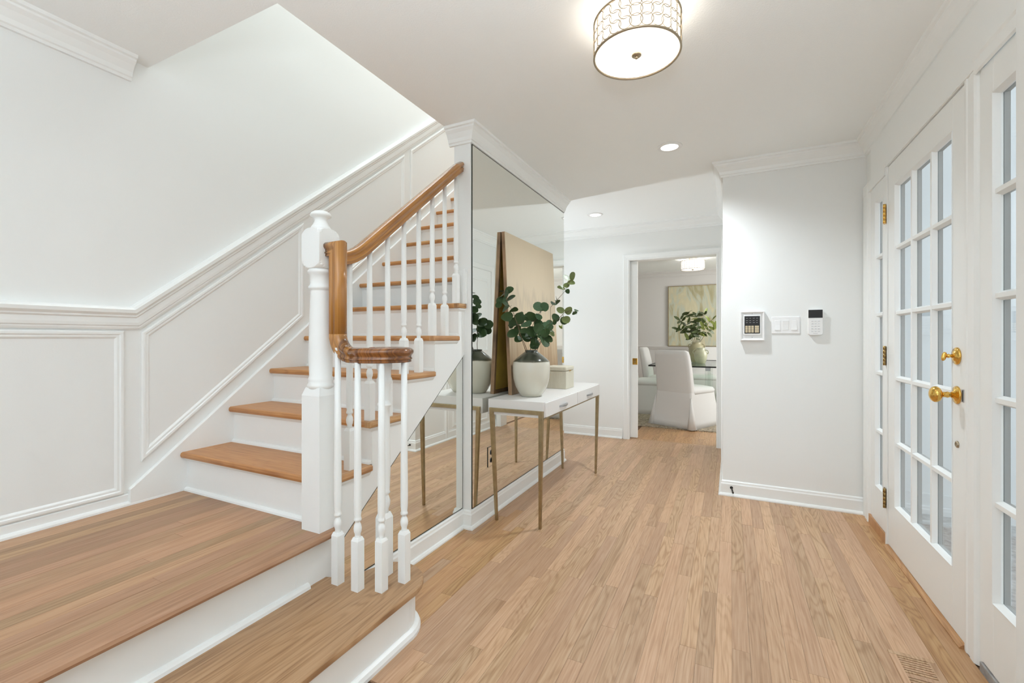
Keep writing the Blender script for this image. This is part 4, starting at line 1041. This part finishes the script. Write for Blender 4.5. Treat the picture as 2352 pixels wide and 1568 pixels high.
for k in range(150):
    xx = -1.74+k*0.0203+random.uniform(-0.004, 0.004); fm.box(xx, xx+0.009, 5.735+random.uniform(0, 0.015), 5.785, 0.0, 0.005)
o = fm.build('fringe', M['rug'], rg_); o['kind'] = 'stuff'
dt = thing('dining_table', (-0.2, 7.15, 0), 'glass dining table with a black edge', 'table')
B(-1.00, 0.14, 6.22, 8.05, 0.738, 0.748).build('glass_top', M['tableglass'], dt)
MB().sweep([(-1.00, 6.22, 0.734), (0.14, 6.22, 0.734), (0.14, 8.05, 0.734), (-1.00, 8.05, 0.734)], [(0, 0), (0, 0.018), (0.006, 0.018), (0.006, 0)], (0, 0, 1), closed=True).build('table_edge', M['black'], dt)
for (xx, yy) in ((-0.58, 6.72), (-0.28, 6.72), (-0.28, 7.52), (-0.58, 7.52)):
    lg = B(xx-0.035, xx+0.035, yy-0.035, yy+0.035, 0.010, 0.70).build('leg', M['acrylic'], dt)
    B(xx-0.03, xx+0.03, yy-0.03, yy+0.03, 0.66, 0.738).build('bracket', M['steel'], lg, bevel=0.004)
def rrect(cx, cy, wx, wy, r, z, n=4, flare=None):
    pts = []
    for (sx, sy, a0) in ((1, 1, 0), (-1, 1, PI/2), (-1, -1, PI), (1, -1, 1.5*PI)):
        for i in range(n+1):
            a = a0+i*PI/2/n; pts.append((cx+sx*(wx-r)+r*math.cos(a), cy+sy*(wy-r)+r*math.sin(a), z))
    return pts
def make_chair(x_, y_, rz, label):
    """slipcovered parsons chair facing local +Y"""
    t = thing('dining_chair', (x_, y_, 0), label, 'chair', 'slipcovered chairs around the dining table', rz)
    def ch_(m, nm):
        o = m.build(nm, M['linen']); o.parent = t; return o
    m = MB()
    def skirt(k, z, wob):
        l = rrect(0, 0.0, 0.245+k, 0.285+k, 0.03, z, 6); n = len(l)
        return [(p[0]*(1+wob*math.sin(i*2.9)), p[1]*(1+wob*math.sin(i*2.3+1)), p[2]) for i, p in enumerate(l)]
    m.rings([skirt(0.064, 0.0105, 0.016), skirt(0.050, 0.08, 0.014), skirt(0.032, 0.18, 0.010), skirt(0.016, 0.28, 0.006), skirt(0.004, 0.38, 0.002), skirt(0.0, 0.44, 0), skirt(-0.006, 0.465, 0)], smooth=True)
    ch_(m, 'skirt')
    m = MB(); m.rings([rrect(0, 0.03, 0.247, 0.255, 0.035, 0.42), rrect(0, 0.03, 0.252, 0.262, 0.04, 0.455), rrect(0, 0.03, 0.240, 0.250, 0.05, 0.485), rrect(0, 0.03, 0.16, 0.17, 0.06, 0.505)], smooth=True)
    ch_(m, 'seat')
    m = MB(); lp_ = []
    for z, cy, hy, hx, r in ((0.37, -0.228, 0.050, 0.242, 0.035), (0.45, -0.234, 0.0525, 0.2455, 0.035), (0.55, -0.245, 0.055, 0.245, 0.035), (0.75, -0.275, 0.052, 0.240, 0.035), (0.90, -0.305, 0.048, 0.232, 0.035), (0.945, -0.314, 0.042, 0.222, 0.03), (0.962, -0.318, 0.026, 0.19, 0.02)):
        lp_.append(rrect(0, cy, hx, hy, r, z))
    m.rings(lp_, smooth=True); ch_(m, 'backrest')
    for sx in (-1, 1):          # the pleat at each back corner of the skirt
        m = MB()
        m.prism([(sx*0.232, -0.272), (sx*0.262, -0.292), (sx*0.268, -0.262)], 'Z', 0.40, 0.41)
        m.v = []; m.f = []; m.smooth = []
        m.rings([[(sx*0.235, -0.352, 0.0105), (sx*0.268, -0.372, 0.0105), (sx*0.312, -0.362, 0.0105), (sx*0.328, -0.320, 0.0105), (sx*0.318, -0.272, 0.0105), (sx*0.27, -0.30, 0.0105)],
                 [(sx*0.240, -0.318, 0.18), (sx*0.258, -0.330, 0.18), (sx*0.281, -0.324, 0.18), (sx*0.290, -0.300, 0.18), (sx*0.283, -0.272, 0.18), (sx*0.258, -0.29, 0.18)],
                 [(sx*0.238, -0.289, 0.38), (sx*0.245, -0.292, 0.38), (sx*0.251, -0.290, 0.38), (sx*0.254, -0.283, 0.38), (sx*0.252, -0.275, 0.38), (sx*0.244, -0.280, 0.38)]], smooth=True)
        ch_(m, 'pleat')
    return t
make_chair(-0.525, 6.17, -0.46, 'white slipcovered chair seen from behind, nearest the doorway')
make_chair(-1.10, 6.98, -PI/2+0.08, 'white slipcovered chair left of the table, half behind the pocket door')
make_chair(-0.99, 7.66, -PI/2, 'white slipcovered chair left of the table, second from the doorway')
make_chair(-0.43, 8.22, PI, 'white slipcovered chair at the far end of the glass table')
make_chair(0.13, 7.10, PI/2+0.12, 'white slipcovered chair on the right side of the glass table')
j1 = thing('pottery_jar', (-0.46, 7.22, 0.749), 'taller celadon jar with two handles and green branches on the dining table', 'jar')
m = MB().lathe([(0.062, 0), (0.068, 0.004), (0.088, 0.07), (0.106, 0.15), (0.110, 0.20), (0.096, 0.25), (0.066, 0.275), (0.062, 0.285), (0.070, 0.30), (0.066, 0.305), (0.055, 0.28), (0.04, 0.25), (0.001, 0.25)], (-0.46, 7.22, 0.749), 28, caps=False); m.build('jar_body', M['jar'], j1)
def jh(parent, cx, cy, z, r, sgn, mt):
    a_ = [(cx+sgn*(r+0.030*math.sin(t)), cy, z+0.030*math.cos(t)) for t in [PI*k/8 for k in range(9)]]
    MB().tube([(cx+sgn*(r-0.012), cy, z+0.030)]+a_+[(cx+sgn*(r-0.006), cy, z-0.030)], 0.007, 7).build('handle', mt, parent)
jh(j1, -0.46, 7.22, 0.749+0.245, 0.085, 1, M['jar']); jh(j1, -0.46, 7.22, 0.749+0.245, 0.085, -1, M['jar'])
j2 = thing('pottery_jar', (-0.385, 6.93, 0.749), 'smaller pale jar with one visible handle in front of the taller jar', 'jar')
m = MB().lathe([(0.055, 0), (0.060, 0.003), (0.080, 0.06), (0.090, 0.12), (0.086, 0.16), (0.062, 0.19), (0.056, 0.20), (0.062, 0.225), (0.058, 0.23), (0.05, 0.20), (0.001, 0.19)], (-0.385, 6.93, 0.749), 28, caps=False); m.build('jar_body', M['jar2'], j2)
jh(j2, -0.385, 6.93, 0.749+0.165, 0.072, 1, M['jar2']); jh(j2, -0.385, 6.93, 0.749+0.165, 0.072, -1, M['jar2'])
DG = 'leafy branches in the taller dining jar'
ends = [(-0.30, -0.02, 0.22, 'low to the left'), (-0.24, 0.05, 0.36, 'up to the left'), (-0.12, -0.06, 0.46, 'high just left of the middle'), (0.0, 0.04, 0.42, 'straight up from the middle'), (0.11, -0.05, 0.44, 'high just right of the middle'), (0.22, 0.03, 0.36, 'up to the right'), (0.31, -0.03, 0.25, 'low to the right with lime leaves')]
for k, (dx, dy, dz, nm) in enumerate(ends):
    b0 = Vector((-0.46+dx*0.1, 7.22+dy*0.1, 1.03)); e0 = Vector((-0.46+dx, 7.22+dy, 1.03+dz))
    pts = [b0.lerp(e0, t)+Vector((0, 0, 0.06*math.sin(PI*t))) for t in (0, 0.25, 0.5, 0.75, 1)]
    pts = [tuple(p) for p in pts]; lv_ = []
    for i in range(14):
        t = 0.16+0.066*i; p = b0.lerp(e0, min(t, 1))+Vector((0, 0, 0.06*math.sin(PI*min(t, 1))))
        s = 1 if i % 2 else -1
        lv_.append((p.x+s*0.035+random.uniform(-0.02, 0.02), p.y+random.uniform(-0.05, 0.02), p.z+random.uniform(-0.01, 0.05), random.uniform(0.10, 0.135), 1 if (k >= 5 and i > 5) or random.random() < 0.12 else 0))
    branch('leafy_branch', pts, lv_, 'pointed-leaf branch reaching %s from the taller jar' % nm, 'branch', DG, 0.003, LP)
pa = thing('painting', (-0.4, YDR, 1.5), 'large green and cream abstract painting on the dining room wall', 'painting')
m = B(-0.62, 0.62, -0.006, 0.006, -0.55, 0.55); o = m.build('canvas', M['art']); o.parent = pa; o.location = (-0.02, -0.030, 0.02)
MB().sweep([(-1.050, YDR, 0.962), (0.21, YDR, 0.962), (0.21, YDR, 2.08), (-1.050, YDR, 2.08)], [(0, 0), (0, 0.042), (0.012, 0.042), (0.012, 0)], (0, -1, 0), closed=True).build('frame', M['bronze'], pa)
dl = drum(-0.52, 7.352, 0.175, 2.165, 2.30, 'white checked drum lamp under a ceiling medallion in the dining room', None, 4, 24, M['shade2'], 0.02, 0.001, rings=False)
g = MB()
for k in range(28):
    a = 2*PI*k/28; g.box(-0.52+0.1715*math.cos(a)-0.0012, -0.52+0.1715*math.cos(a)+0.0012, 7.352+0.1715*math.sin(a)-0.0012, 7.352+0.1715*math.sin(a)+0.0012, 2.17, 2.296)
for z in (2.195, 2.225, 2.255, 2.28):
    g.lathe([(0.1705, z-0.001), (0.1725, z-0.001), (0.1725, z+0.001), (0.1705, z+0.001), (0.1705, z-0.001)], (-0.52, 7.352, 0), 40, caps=False)
g.build('shade_lattice', M['nickel'], dl)
md = thing('ceiling_medallion', (-0.52, 7.352, H), 'round plaster medallion around the dining lamp', 'medallion')
MB().lathe([(0.06, H-0.022), (0.12, H-0.020), (0.16, H-0.012), (0.20, H-0.022), (0.25, H-0.012), (0.27, H-0.020), (0.30, H-0.012), (0.31, H)], (-0.52, 7.352, 0), 48, caps=False).build('medallion_disc', M['trim'], md)
